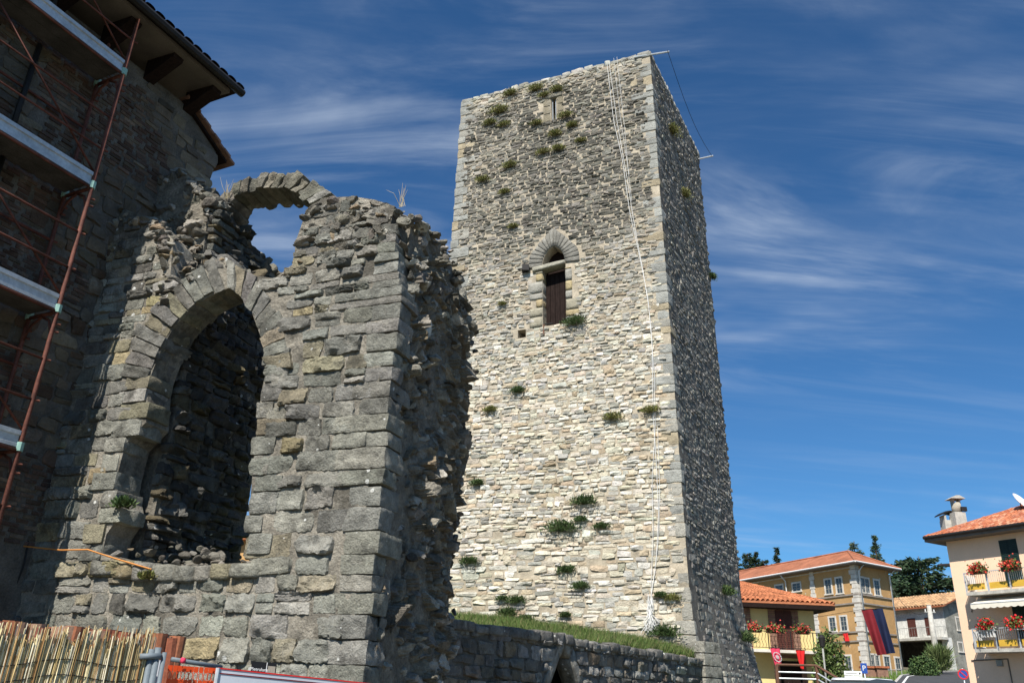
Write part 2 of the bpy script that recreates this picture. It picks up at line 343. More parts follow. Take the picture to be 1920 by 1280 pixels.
# ---- broken angular rocks
def _ico():
    import bmesh
    bm = bmesh.new(); bmesh.ops.create_icosphere(bm, subdivisions=2, radius=1.0)
    v = np.array([x.co[:] for x in bm.verts]); f = np.array([[x.index for x in q.verts] for q in bm.faces]); bm.free(); return v, f
ICO_V, ICO_F = _ico()
def rocks(C, R, seed=0, flat=(1, .8, .55), cuts=7, axes=None):
    r = np.random.default_rng(seed); K = len(C)
    P = np.repeat(ICO_V[None], K, 0)
    for i in range(cuts):
        n = r.normal(size=(K, 3)); n /= np.linalg.norm(n, axis=1, keepdims=True); c = r.uniform(.25, .75, K)
        d = np.einsum('kvi,ki->kv', P, n) - c[:, None]; P = P - np.maximum(d, 0)[..., None] * n[:, None]
    P = P * (np.array(flat)[None] * r.uniform(.7, 1.35, (K, 3)))[:, None]
    ang = r.uniform(0, 2 * math.pi, K); tl = r.normal(0, .6, K); ca, sa = np.cos(ang), np.sin(ang)
    x = P[..., 0] * ca[:, None] - P[..., 1] * sa[:, None]; y = P[..., 0] * sa[:, None] + P[..., 1] * ca[:, None]; z = P[..., 2]
    ct, st = np.cos(tl)[:, None], np.sin(tl)[:, None]; y, z = y * ct - z * st, y * st + z * ct
    P = np.stack([x, y, z], -1) * R[:, None, None]
    return P + C[:, None]
def pick(pal, k, r, jitter=.12):
    pal = np.array([c for c, wgt in pal for _ in range(wgt)], float); c = pal[r.integers(0, len(pal), k)]
    return (lambda q: np.c_[q[:, :2], np.minimum(q[:, 2], q[:, 0] * .88 + .004)])(np.clip(c * (1 + r.normal(0, jitter, (k, 1))) * (1 + r.normal(0, .016, (k, 3))), .01, .9))
# ---- coursed layout of a rectangle: list of (u0,u1,v0,v1)
def courses(u0, u1, v0, v1, hr, wr, r, skew=0.0):
    out = []; v = v0
    while v < v1:
        h = r.uniform(*hr); u = u0 - r.uniform(0, wr[0])
        while u < u1:
            wd = r.uniform(*wr) * (1 if r.random() > .15 else 1.5)
            if r.random() < .14 and h > hr[0] * 1.3:
                m = v + h * r.uniform(.4, .6); out.append((u, u + wd, v, m)); out.append((u, u + wd, m, v + h))
            else: out.append((u, u + wd, v, v + h))
            u += wd
        v += h
    return np.array(out)
def inside(poly, x, y):
    poly = np.asarray(poly); c = np.zeros(len(x), bool); j = len(poly) - 1
    for i in range(len(poly)):
        xi, yi = poly[i]; xj, yj = poly[j]
        c ^= ((yi > y) != (yj > y)) & (x < (xj - xi) * (y - yi) / (yj - yi + 1e-12) + xi); j = i
    return c
# ---- leaves
def leaf_quads(C, size, seed=0, up=.3, aspect=.45, dirs=None):
    r = np.random.default_rng(seed); K = len(C)
    d = r.normal(size=(K, 3)) if dirs is None else dirs + r.normal(0, .35, (K, 3)); d[:, 2] += up; d /= np.linalg.norm(d, axis=1, keepdims=True)
    a = np.cross(d, r.normal(size=(K, 3))); a /= np.linalg.norm(a, axis=1, keepdims=True)
    s = (size * r.uniform(.6, 1.4, K))[:, None] if np.ndim(size) == 0 else size[:, None]
    v = np.stack([C, C + d * s * .5 + a * s * aspect * .5, C + d * s, C + d * s * .5 - a * s * aspect * .5], 1)
    return v.reshape(-1, 3), np.arange(K * 4).reshape(-1, 4)

# ================================================================== GROUND
def ground_z(x, y):
    y = np.asarray(y, float); t = np.clip(y - 13, 0, None); z = .0715 * t * t / (t + 4.0)
    far = np.clip(y - 105, 0, None); return z - .0715 * far + .022 * far
gx = np.concatenate([np.linspace(-600, -60, 14), np.linspace(-52, 80, 67), np.linspace(95, 700, 14)]); gy = np.concatenate([np.linspace(-300, -12, 10), np.linspace(-8, 124, 67), np.linspace(140, 1800, 26)])
GX, GY = np.meshgrid(gx, gy); GZ = ground_z(GX, GY) + (fbm(np.stack([GX * .05, GY * .05, GX * 0], -1), 5) - .5) * .25 * np.clip((GY - 20) / 40, 0, 1)
gv = np.stack([GX, GY, GZ], -1).reshape(-1, 3); wn = len(gx)
gf = np.array([(j * wn + i, j * wn + i + 1, (j + 1) * wn + i + 1, (j + 1) * wn + i) for j in range(len(gy) - 1) for i in range(wn - 1)])
tag(obj('ground', gv, gf, 'earth', None, smooth=True), 'grassy earth rising gently behind the tower', None, None, 'structure')

# ================================================================== TOWER
L0 = np.array([-2.22, 24.46, 0.0]); L1 = np.array([-2.178, 24.437, 21.64]); A0 = np.array([4.81, 21.47, 0.0]); A1 = np.array([4.299, 21.576, 21.64])
K0 = np.array([7.16, 26.75, 0.0]); K1 = np.array([7.127, 26.981, 21.64]); H = 21.64
lz = lambda a, b, z: a + (b - a) * (np.asarray(z, float) / H)[..., None]
NF = np.cross(L1 - A1, A0 - A1); NF /= np.linalg.norm(NF); NR = np.cross(A0 - A1, K1 - A1); NR /= np.linalg.norm(NR)
UF = (A1 - L1) / np.linalg.norm(A1 - L1); UR = (K1 - A1) / np.linalg.norm(K1 - A1)
def front(u, z, o=0.0):                                           # u metres from the near arris to the left is negative
    u = np.asarray(u, float); return lz(A0, A1, z) + UF * u[..., None] + NF * np.asarray(o, float)[..., None]
def flare(z): return .95 * np.clip((4.6 - np.asarray(z, float)) / 4.6, 0, 1) ** 1.5
def right(u, z, o=0.0):
    u = np.asarray(u, float); return lz(A0, A1, z) + UR * u[..., None] + NR * (np.asarray(o, float) + flare(z) * np.clip(.35 + u / 3, 0, 1))[..., None]
def front_uv(px, py): q = atp(px, py, A1, NF); return (q - lz(A0, A1, np.array(q[2]))) @ UF, q[2]
tower = thing('stone_tower', 'tall square medieval stone tower with an arched door high in its sunlit face', 'tower', (2.5, 24.2, 0))
wleft = lambda z: (lz(L0, L1, z) - lz(A0, A1, z)) @ UF                # negative: u of the far left edge
# openings in the front face (u,z)
dL, dS = front_uv(1018, 612); dR, _ = front_uv(1062, 612); _, dA = front_uv(1040, 463); _, dI = front_uv(1020, 500)
dL, dR = dL, dR
door_hole = [(dL, dS), (dR, dS), (dR + .01, dI)]
for k in range(1, 8):
    t = k / 8; door_hole.append((dR + (0.5 * (dL + dR) - dR) * (1 - math.cos(t * math.pi / 2)) , dI + (dA - dI) * math.sin(t * math.pi / 2)))
door_hole.append(((dL + dR) / 2, dA + .05))
for k in range(7, 0, -1):
    t = k / 8; door_hole.append((dL + (0.5 * (dL + dR) - dL) * (1 - math.cos(t * math.pi / 2)), dI + (dA - dI) * math.sin(t * math.pi / 2)))
door_hole.append((dL - .01, dI))
s0, sz0 = front_uv(1034, 226); s1, sz1 = front_uv(1044, 183)
slit_hole = [(s0, sz0), (s0 + .19, sz0), (s0 + .19, sz1), (s0, sz1)]
h0, hz0 = front_uv(971, 634); h1, hz1 = front_uv(986, 617)
put_hole = [(h0, hz0), (h1, hz0), (h1, hz1), (h0, hz1)]
core = MB()
fl = [front(float(wleft(np.array(z))), z) for z in (0.0, H - .12)]
poly = [fl[0], front(0, 0.0), front(0, H - .12), fl[1]]
back = -NF * .6
core.prism(poly, back, [[front(u, z) for u, z in hl] for hl in (door_hole, slit_hole, put_hole)])
core.build('front_wall', 'mortar_pale', tower)
core = MB(); dpt = NF * -.6; z2 = H - .14
lb0, lb1 = L0 + (K0 - A0), L1 + (K1 - A1)
core.hexa([L0 + dpt, A0 + dpt, K0, lb0, L1 + dpt - (0, 0, .14), A1 + dpt - (0, 0, .14), K1 - (0, 0, .14), lb1 - (0, 0, .14)]); core.build('tower_core', 'mortar_pale', tower)
zz = [0, .8, 1.6, 2.4, 3.2, 4.0, 4.6, 10, H - .14]; uu = np.linspace(0, 6.1, 7)
rv = np.array([right(u, z, .012) for z in zz for u in uu] + [right(u, z, -.35) for z in zz for u in uu]); nu = len(uu); nz_ = len(zz)
rf = [(j * nu + i, j * nu + i + 1, (j + 1) * nu + i + 1, (j + 1) * nu + i) for j in range(nz_ - 1) for i in range(nu - 1)]
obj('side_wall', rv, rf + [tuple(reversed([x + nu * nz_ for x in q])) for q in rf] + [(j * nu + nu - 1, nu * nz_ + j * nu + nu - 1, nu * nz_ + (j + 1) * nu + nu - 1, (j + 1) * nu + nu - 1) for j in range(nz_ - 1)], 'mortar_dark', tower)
m = MB(); m.prism([front(u, z, -.45) for u, z in ((dL - .1, dS - .1), (dR + .1, dS - .1), (dR + .1, dA + .2), (dL - .1, dA + .2))], -NF * -.05)
m.build('door_backing', 'dark_wood', tower)
dw = MB(); nb = 5
for k in range(nb):
    a = dL - .02 + (dR - dL + .04) * k / nb; b = dL - .02 + (dR - dL + .04) * (k + 1) / nb - .012
    m = MB(); m.hexa([front(a, dS - .02, -.32), front(b, dS - .02, -.32), front(b, dS - .02, -.36), front(a, dS - .02, -.36), front(a, dI - .16, -.32), front(b, dI - .16, -.32), front(b, dI - .16, -.36), front(a, dI - .16, -.36)])
    m.build('door_plank', 'dark_wood', tower)
m = MB(); a, b = dL - .34, dR + .02
X, Fc = block([front(a, dI - .16, -.30), front(b, dI - .03, -.30), front(b, dI - .03, .10), front(a, dI - .16, .10), front(a, dI + .02, -.30), front(b, dI + .11, -.30), front(b, dI + .11, .08), front(a, dI + .02, .08)], .2, .03, 4, 5)
obj('lintel', X, Fc, 'tower_stone', tower, (.36, .34, .27), True)
m = MB(); m.tube([front(dL - .02, dS + .08, -.02), front(dL + .34, dS + .05, .02)], .022); m.build('door_bar', 'iron_dark', tower)
m = MB(); m.tube([front(dL + .03, dS + .06, .0), front(dL + .03, dS - .30, .02)], .03); m.build('door_post', 'wood_rail', tower)
m = MB(); q = front(dL - .55, dI + .0, .10); m.tube([front(dL - .85, dI + .02, .03), front(dL - .45, dI + .02, .07)], .02); m.box(q - .11, q + .11); m.build('flood_lamp', 'iron_dark', tower)
for i, f_ in enumerate((.18, .78)):
    m = MB(); u_ = s0 + .19 * f_; m.tube([front(u_, sz0 + .0, -.06), front(u_, sz1, -.06)], .012); m.build('window_bar', 'galvanised', tower)
# pointed fan of thin voussoirs over the door
um = (dL + dR) / 2
fan = []
def arc(c, t): return (um + (-1 if c < 0 else 1) * (dR - dL) / 2 * math.cos(t * math.pi / 2) ** 1.0 * 1.02, dI + (dA - dI) * math.sin(t * math.pi / 2) + .02)
for side in (-1, 1):
    for k in range(9):
        t0, t1 = k / 9, (k + 1) / 9
        i0, i1 = arc(side, t0), arc(side, t1)
        def outr(t):
            if t < .3: return (um + side * (.88 - .2 * t), dI - .02 + .5 * t / .3)
            q_ = (t - .3) / .7; return (um + side * .82 * (1 - q_) ** .9, dI + .48 + (dA + .70 - dI - .48) * q_)
        o0, o1 = outr(t0), outr(t1)
        jj = .02 * random.random()
        c8 = [front(*i0, -.3), front(*o0, -.3), front(*o0, .045 + jj), front(*i0, .045 + jj), front(*i1, -.3), front(*o1, -.3), front(*o1, .045 + jj), front(*i1, .045 + jj)]
        X, Fc = block(c8, .16, .02, 3, k); g = .185 + .07 * random.random(); obj('voussoir', X, Fc, 'tower_stone', tower, (g * 1.05, g, g * .86), True)
        fan += [o0]
fan_poly = [(um - .95, dI - .02), (um - .92, dI + .45), (um - .5, dA + .45), (um, dA + .75), (um + .5, dA + .45), (um + .92, dI + .45), (um + .95, dI - .02)]
# yellow ashlar jambs beside the door
for side in (-1, 1):
    z = dS - .02; e = dL if side < 0 else dR; k = 0
    while z < dI - .2:
        h = random.uniform(.2, .45); ln = random.choice((.22, .45, .5)) if side < 0 else random.choice((.2, .22, .42)); z1_ = min(z + h, dI - .17)
        a, b = (e - ln, e) if side < 0 else (e, e + ln)
        X, Fc = block([front(a, z + .01, -.4), front(b, z + .01, -.4), front(b, z + .01, .035), front(a, z + .01, .035), front(a, z1_ - .012, -.4), front(b, z1_ - .012, -.4), front(b, z1_ - .012, .035), front(a, z1_ - .012, .035)], .10, .015, 3, k)
        obj('jamb_stone', X, Fc, 'tower_stone', tower, random.choice(((.42, .34, .19), (.38, .30, .17), (.34, .31, .23), (.33, .315, .27))), True); z = z1_ + .001; k += 1
jamb_poly = [(dL - .42, dS), (dR + .36, dS), (dR + .36, dI), (dL - .42, dI)]
for (a, b) in ((s0 - .30, s0 - .02), (s0 + .21, s0 + .45)):
    z = sz0 - .02
    while z < sz1:
        h = .33; X, Fc = block([front(a, z, -.3), front(b, z, -.3), front(b, z, .03), front(a, z, .03), front(a, z + h - .02, -.3), front(b, z + h - .02, -.3), front(b, z + h - .02, .03), front(a, z + h - .02, .03)], .12, .02, 3, int(z * 10))
        obj('jamb_stone', X, Fc, 'tower_stone', tower, (.23, .20, .14), 'edge'); z += h
X, Fc = block([front(s0 - .2, sz1, -.3), front(s0 + .42, sz1, -.3), front(s0 + .42, sz1, .06), front(s0 - .2, sz1, .06), front(s0 - .2, sz1 + .2, -.3), front(s0 + .42, sz1 + .2, -.3), front(s0 + .42, sz1 + .2, .05), front(s0 - .2, sz1 + .2, .05)], .2, .02, 3)
obj('slit_lintel', X, Fc, 'tower_stone', tower, (.25, .23, .18), True)
# quoins
def quoin_row(corner, da, db, na, nb_, z0, colf, seed):
    r = np.random.default_rng(seed); z = z0; k = 0; res = []
    while z < H - .1:
        h = r.uniform(.2, .42); la, lb = ((.62, .30) if k % 2 == 0 else (.32, .55)); la *= r.uniform(.75, 1.2); lb *= r.uniform(.8, 1.2); z1_ = min(z + h, H - .02)
        if r.random() > .03:
            pr = r.uniform(.004, .03); f4 = []
            for q in (z + .008, z1_ - .012):
                c = corner(q) + na * pr + nb_ * pr; f4 += [c, c + db * lb, c + db * lb + da * la, c + da * la]
            X, Fc = block(f4, .08, .03, 5, seed + k, 4); obj('quoin', X, Fc, 'tower_stone', tower, colf(z, r), False)
        z = z1_; k += 1
def qcol(z, r):
    t = np.clip((z - 4) / 6, 0, 1) + r.normal(0, .3)
    c = np.array([.30, .30, .27]) if t > .4 else np.array([.33, .315, .27]); 
    if r.random() < .13: c = np.array([.37, .31, .21])
    return tuple(c * (1 + r.normal(0, .10)))
quoin_row(lambda z: lz(A0, A1, np.array(z)) + NR * float(flare(z)) * .35, -UF, UR, NF, NR, 2.6, qcol, 11)
quoin_row(lambda z: lz(L0, L1, np.array(z)), UF, UR, NF, -UF, 3.0, qcol, 12)
# rubble courses: front face
r = np.random.default_rng(21)
lay = [courses(-7.6, 0, 2.4, 6.0, (.09, .19), (.17, .52), r), courses(-7.6, 0, 6.0, 10.5, (.08, .155), (.14, .38), r), courses(-7.6, 0, 10.5, 21.58, (.07, .125), (.12, .33), r)]
lay = np.concatenate(lay); cu, cv = (lay[:, 0] + lay[:, 1]) / 2, (lay[:, 2] + lay[:, 3]) / 2; cv = cv + .05 * np.sin(cu * 1.3 + cv * .5)
keep = (cu > wleft(cv) + .26) & (cu < -.26) & (cv < 21.6)
for pl in (door_hole, fan_poly, jamb_poly): keep &= ~inside(pl, cu, cv)
for (a, b, c, d) in ((s0 - .33, s0 + .48, sz0 - .05, sz1 + .2), (h0 - .12, h1 + .12, hz0 - .05, hz1 + .05)): keep &= ~((cu > a) & (cu < b) & (cv > c) & (cv < d))
keep &= r.random(len(cu)) > .012
lay, cu, cv = lay[keep], cu[keep], cv[keep]; Kn = len(cu)
hu = (lay[:, 1] - lay[:, 0]) / 2 * r.uniform(.88, 1.03, Kn); hv = (lay[:, 3] - lay[:, 2]) / 2 * r.uniform(.76, 1.06, Kn)
C = front(cu + r.normal(0, .015, Kn), cv + r.normal(0, .012, Kn)); one = np.ones((Kn, 1))
verts, faces = cushion(C, one * UF, one * np.array([0, 0, 1.0]), one * NF, hu, hv, r.uniform(.008, .05, Kn), 5, 4, .45, .26, .05, 9, 31)
lowp = [((.62, .565, .455), 6), ((.58, .515, .395), 5), ((.51, .49, .425), 4), ((.49, .395, .275), 2), ((.36, .345, .30), 2), ((.66, .63, .555), 3)]
cols = pick(lowp, Kn, r, .10)
uf = -cu / 7.4
st = np.clip((cv - 10.0) / 6, 0, 1) * .62 + np.clip((cv - 13.4) / 2, 0, 1) * .62 * np.exp(-((uf - .42) / .30) ** 2) + (fbm(np.stack([cu * .7, cv * .7, cu * 0], -1), 3) - .5) * .8 * np.clip((cv - 10) / 4, 0, 1)
st += .9 * (fbm(np.stack([cu * 2.0, cv * .16, cu * 0], -1), 14) - .5) * np.clip((cv - 7) / 5, .15, 1); st *= np.clip((21.9 - cv) / 1.3, .35, 1)
st = np.clip(st, 0, 1)[:, None]; dark = pick([((.115, .108, .09), 4), ((.17, .16, .132), 3), ((.235, .22, .185), 2)], Kn, r, .15)
cols = cols * (1 - st) + dark * st
order = np.argsort(-screen_area(C, hu, hv, NF)); emit_stones(tower, verts, faces, cols, order, 'tower_stone', 230, smooth=False)
# right face, seen along its length; grazing shade painted into its darker stone colours
lay = np.concatenate([courses(.0, 6.2, 0, 5, (.14, .26), (.24, .6), r), courses(.0, 6.2, 5, 21.55, (.09, .16), (.2, .5), r)]); cu, cv = (lay[:, 0] + lay[:, 1]) / 2, (lay[:, 2] + lay[:, 3]) / 2
keep = (cu > .4) & (cu < 6.15); lay, cu, cv = lay[keep], cu[keep], cv[keep]; Kn = len(cu); one = np.ones((Kn, 1))
hu = (lay[:, 1] - lay[:, 0]) / 2 * r.uniform(.8, .97, Kn); hv = (lay[:, 3] - lay[:, 2]) / 2 * r.uniform(.7, .95, Kn); C = right(cu, cv)
verts, faces = cushion(C, one * UR, one * np.array([0, 0, 1.0]), one * NR, hu, hv, r.uniform(.008, .04, Kn), 5, 4, .45, .24, .06, 9, 33)
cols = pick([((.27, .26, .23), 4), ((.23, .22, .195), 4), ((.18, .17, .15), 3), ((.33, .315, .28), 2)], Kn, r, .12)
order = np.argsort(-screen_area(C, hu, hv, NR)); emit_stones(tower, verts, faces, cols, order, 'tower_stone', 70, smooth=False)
# uneven top course
r = np.random.default_rng(5); cap = []
for a0, b0, dr, base in ((0, float(-wleft(np.array(H))), -UF, A1), (0, 6.1, UR, A1)):
    t = a0
    while t < b0:
        w_ = r.uniform(.2, .5); h = r.uniform(.05, .15); inn = (-NF if dr is not UR else -NR); c = base + dr * t + np.array([0, 0, -.16]) - inn * .03
        f4 = [c, c + dr * w_, c + dr * w_ + inn * .5, c + inn * .5]; X, Fc = block(f4 + [q + np.array([0, 0, .12 + h]) for q in f4], .2, .03, 3, int(t * 99)); cap.append((X, Fc)); t += w_ + .01
nv = len(cap[0][0]); tag(obj('wall_top_stones', np.concatenate([c[0] for c in cap]), np.concatenate([c[1] + i * nv for i, c in enumerate(cap)]), 'tower_stone', tower, np.repeat(pick([((.42, .40, .35), 1), ((.3, .29, .25), 1)], len(cap), r), nv, 0), True), kind='stuff')

# ================================================================== TERRACE WALL
EZ_ = np.array([0, 0, 1.0]); TD = np.array([.507, .862, 0]); TD /= np.linalg.norm(TD); TN = np.array([TD[1], -TD[0], 0]); TE = np.array([4.93, 21.45, 0]); TZ = 2.5
def terr(t, z, o=0.0):
    t = np.asarray(t, float); return TE + TD * t[..., None] + TN * np.asarray(o, float)[..., None] + np.asarray(z, float)[..., None] * np.array([0, 0, 1.0])
wall = thing('terrace_wall', 'low dark grey rubble retaining wall running to the tower foot, with a small pointed doorway', 'wall', terr(-6, 0))
def terr_uv(px, py): q = atp(px, py, TE, TN); return (q - TE) @ TD, q[2]
da, dz = terr_uv(1057, 1214); dl, _ = terr_uv(1024, 1275); dr_, _ = terr_uv(1090, 1275)
arch_h = [(dl, 0.02), (dr_, 0.02), (dr_, 1.35), (dr_ - .02, 1.62), (da + .2, dz - .15), (da, dz + .02), (da - .2, dz - .15), (dl + .02, 1.62), (dl, 1.35)]
m = MB(); m.prism([terr(-13.5, -.2), terr(.35, -.2), terr(.35, TZ - .1), terr(-13.5, TZ - .1)], -TN * .3, [[terr(a, z) for a, z in arch_h]]); m.build('wall_core', 'mortar_dark', wall)
m = MB(); bx = lambda t0, t1, z0, z1, o0, o1: m.hexa([terr(t0, z0, o0), terr(t1, z0, o0), terr(t1, z0, o1), terr(t0, z0, o1), terr(t0, z1, o0), terr(t1, z1, o0), terr(t1, z1, o1), terr(t0, z1, o1)])
bx(dl - .35, dl - .25, 0, 2.3, -2.4, -.302); bx(dr_ + 2.0, dr_ + 2.1, 0, 2.3, -2.4, -.302); bx(dl - .35, dr_ + 2.1, 0, 2.3, -2.5, -2.402); bx(dl - .35, dr_ + 2.1, 2.302, 2.36, -2.5, -.302); m.build('passage', 'mortar_dark', wall)
r = np.random.default_rng(44); lay = courses(-13.4, .2, 0.0, TZ - .16, (.13, .24), (.18, .5), r); cu, cv = (lay[:, 0] + lay[:, 1]) / 2, (lay[:, 2] + lay[:, 3]) / 2
ring = [(dl - .24, -1), (dr_ + .24, -1), (dr_ + .24, 1.4), (da, dz + .3), (dl - .24, 1.4)]
keep = ~inside(ring, cu, cv); lay, cu, cv = lay[keep], cu[keep], cv[keep]; Kn = len(cu); one = np.ones((Kn, 1))
hu = (lay[:, 1] - lay[:, 0]) / 2 * r.uniform(.86, 1.0, Kn); hv = (lay[:, 3] - lay[:, 2]) / 2 * r.uniform(.8, 1.0, Kn); C = terr(cu, cv)
verts, faces = cushion(C, one * TD, one * np.array([0, 0, 1.0]), one * TN, hu, hv, r.uniform(.012, .06, Kn), 8, 6, .6, .24, .06, 9, 47)
cols = pick([((.20, .19, .17), 4), ((.26, .25, .225), 3), ((.16, .145, .12), 3), ((.23, .18, .13), 1), ((.33, .32, .29), 1)], Kn, r, .18)
order = np.argsort(-screen_area(C, hu, hv, TN)); emit_stones(wall, verts, faces, cols, order, 'ruin_stone', 270, smooth='edge')
t = -13.4; k = 0
while t < .25:
    w_ = r.uniform(.3, .7); f4 = [terr(t, TZ - .14, .07), terr(t + w_ - .015, TZ - .14, .07), terr(t + w_ - .015, TZ - .14, -.66), terr(t, TZ - .14, -.66)]; h = r.uniform(.10, .2)
    X, Fc = block(f4 + [q + np.array([0, 0, h]) for q in f4], .2, .04, 4, k); g = r.uniform(.13, .24); obj('coping_stone', X, Fc, 'ruin_stone', wall, (g * 1.05, g, g * .9), True); t += w_; k += 1
for side in (-1, 1):
    pts_i = [(dl, 0.0), (dl, .7), (dl, 1.35), (dl + .03, 1.62), (da - .2, dz - .17), (da, dz)] if side < 0 else [(dr_, 0.0), (dr_, .7), (dr_, 1.35), (dr_ - .03, 1.62), (da + .2, dz - .17), (da, dz)]
    off = [(.2, 0), (.2, 0), (.2, .03), (.18, .12), (.13, .2), (0, .26)]
    for k in range(5):
        i0, i1 = pts_i[k], pts_i[k + 1]; o0 = (i0[0] + side * off[k][0], i0[1] + off[k][1]); o1 = (i1[0] + side * off[k + 1][0], i1[1] + off[k + 1][1])
        c8 = [terr(*i0, -.28), terr(*o0, -.28), terr(*o0, .03), terr(*i0, .03), terr(*i1, -.28), terr(*o1, -.28), terr(*o1, .03), terr(*i1, .03)]
        X, Fc = block(c8, .08, .015, 3, k); obj('voussoir', X, Fc, 'ruin_stone', wall, (.27, .26, .23), True)
zq = 0.0; k = 0
while zq < 2.9:                                                    # dressed pier closing the wall against the tower foot
    h = r.uniform(.24, .38); f4 = [terr(-.12, zq + .006, .12), terr(.62, zq + .006, .30), terr(.62, zq + .006, -.5), terr(-.12, zq + .006, -.5)]; X, Fc = block(f4 + [q + EZ_ * (h - .012) for q in f4], .08, .03, 5, 800 + k); obj('end_block', X, Fc, 'ruin_stone', wall, (.30, .285, .24), 'edge'); zq += h; k += 1
# grass slope between the wall and the tower
def slope_z(p): d = -((p - TE) @ TN); d = np.clip(d, 0, 9); k_ = np.clip(((p - TE) @ TD + 7.0) / 4.2, 0, 1); return 2.42 + k_ * (.24 * (1 - np.exp(-d / .35)) + .125 * d)
gp = []
for i in range(29):
    for j in range(15):
        t_ = -13.4 + 13.7 * i / 28; dd = .04 + 9.8 * (j / 14) ** 1.8; q = terr(t_, 0, -dd); q[2] = slope_z(q) + .05 * float(vnoise(q * 1.7, 2)); gp.append(q)
gf = np.array([(i * 15 + j, i * 15 + j + 1, (i + 1) * 15 + j + 1, (i + 1) * 15 + j) for i in range(28) for j in range(14)])
tag(obj('terrace_bank', gp, gf, 'turf', None, smooth=True), 'green bank between the terrace wall and the tower foot', None, None, 'structure')
Kg = 42000; r = np.random.default_rng(9); tt = -7.2 + 7.8 * r.random(Kg) ** .8; dd = .15 + 5.5 * r.random(Kg) ** 1.5; P = terr(tt, np.zeros(Kg), -dd)
front_d = (P - A0) @ NF; ok = front_d > .02; P = P[ok]; P[:, 2] = slope_z(P) - .02; Kg = len(P)
hgt = r.uniform(.06, .2, Kg) * (.5 + 1.3 * fbm(P * 1.3, 6)); dv = np.stack([r.normal(0, .4, Kg), r.normal(0, .4, Kg), np.ones(Kg)], -1) * hgt[:, None]; sd_ = np.stack([np.cos(r.random(Kg) * 7), np.sin(r.random(Kg) * 7), 0 * hgt], -1) * .009
gv = np.stack([P - sd_, P + sd_, P + dv], 1).reshape(-1, 3); gc = pick([((.075, .125, .025), 4), ((.11, .15, .04), 3), ((.20, .18, .08), 2), ((.05, .09, .015), 3)], Kg, r, .2)
tag(obj('grass', gv, np.arange(Kg * 3).reshape(-1, 3), 'grass', None, np.repeat(gc, 3, 0)), 'short green grass on the bank at the tower foot', None, None, 'stuff')

# ================================================================== RUINED ARCHWAY
E1 = np.array([.939, -.344, 0]); E2 = np.array([.344, .939, 0]); RA = np.array([-1.271, 8.404, 0.0]); EZ = np.array([0, 0, 1.0])
def ruin(s, z, d=0.0):                                            # s along the face (0 at the near arris), z up, d depth behind the face
    s = np.asarray(s, float); return RA + E1 * s[..., None] + E2 * np.asarray(d, float)[..., None] + EZ * np.asarray(z, float)[..., None]
def ruin_uv(px, py, d=0.0): q = atp(px, py, RA + E2 * d, E2); return (q - RA) @ E1, q[2]
def ruin_side(px, py, s_):                                        # on the plane s = const: depth and height
    q = atp(px, py, RA + E1 * s_, E1); return (q - RA) @ E2, q[2]
arch = thing('ruined_archway', 'broken grey stone archway with a tall pointed opening and a thin upper arch', 'ruin', ruin(-2.3, 0))
PX = lambda pts, d=0.0: [ruin_uv(x, y, d) for x, y in pts]
hole = PX([(470, 1052), (452, 1040), (466, 1000), (464, 960), (471, 880), (480, 790), (488, 730), (497, 690), (490, 640), (470, 585), (448, 552), (425, 538), (392, 552), (360, 570), (322, 612), (296, 660), (276, 712), (270, 790), (232, 830), (212, 905), (222, 962), (196, 1000), (188, 1036), (260, 1056), (360, 1060)])
outer = [(-5.0, -.2), (-5.0, 7.35)] + PX([(236, 392), (290, 412), (322, 448), (316, 520), (318, 545), (352, 520), (385, 500), (412, 478), (440, 498), (478, 515), (512, 520), (548, 492), (552, 450), (566, 410), (580, 385), (606, 368), (660, 366), (700, 372), (738, 384)]) + [(-.30, 6.5), (-.2, 5.6), (-.2, -.2)]
T1 = .40
def shrink(pts, c, k): return [(x + (c[0] - x) * k, y + (c[1] - y) * k) for x, y in pts]
m = MB(); m.prism([ruin(a, b, .03) for a, b in outer], E2 * T1, [[ruin(a, b, .03) for a, b in hole]]); m.build('front_core', 'mortar_grey', arch)
# masses behind the face: left shoulder, inner wall, right pier
shoulder = [(-5.0, -.2)] + [(-5.0, 8.0)] + PX([(236, 350), (290, 338), (345, 330), (372, 352), (398, 385), (392, 425)], .6) + [(-3.42, 6.0), (-3.42, -.2)]
m = MB(); m.prism([ruin(a, b, .55) for a, b in shoulder], E2 * .75); m.build('shoulder_core', 'core_rubble', arch)
SI = -3.42
iw_top = [ruin_side(408, 420, SI), ruin_side(450, 442, SI), ruin_side(488, 478, SI), ruin_side(516, 515, SI)]
iw_end = ruin_side(455, 1010, SI)
dend = max(iw_end[0], iw_top[-1][0])
iw = [(1.2, -.2), (1.2, iw_top[0][1])] + [t_ for t_ in iw_top if t_[0] > 1.25] + [(dend, iw_top[-1][1] - .6), (iw_end[0], iw_end[1] + 1.5), (iw_end[0], -.2)]
m = MB(); m.prism([ruin(SI, z, d) for d, z in iw], -E1 * 1.2); m.build('inner_wall_core', 'core_rubble', arch)
PD = 2.35                                                          # depth of the pier
ptop = [ruin_side(738, 384, -.35), ruin_side(790, 398, -.3), ruin_side(838, 440, -.2), ruin_side(868, 520, -.1), ruin_side(884, 600, 0)]
pz = [z for d, z in ptop]
pier_prof = [(.3, -.2), (.3, 6.85), (.9, 7.05), (1.4, 7.05), (1.8, 6.75), (PD - .2, 6.3), (PD - .1, 5.4), (PD - .2, 3.0), (PD - .1, -.2)]
m = MB(); m.prism([ruin(-.14, z, d) for d, z in pier_prof], -E1 * 1.25); m.build('pier_core', 'core_rubble', arch)

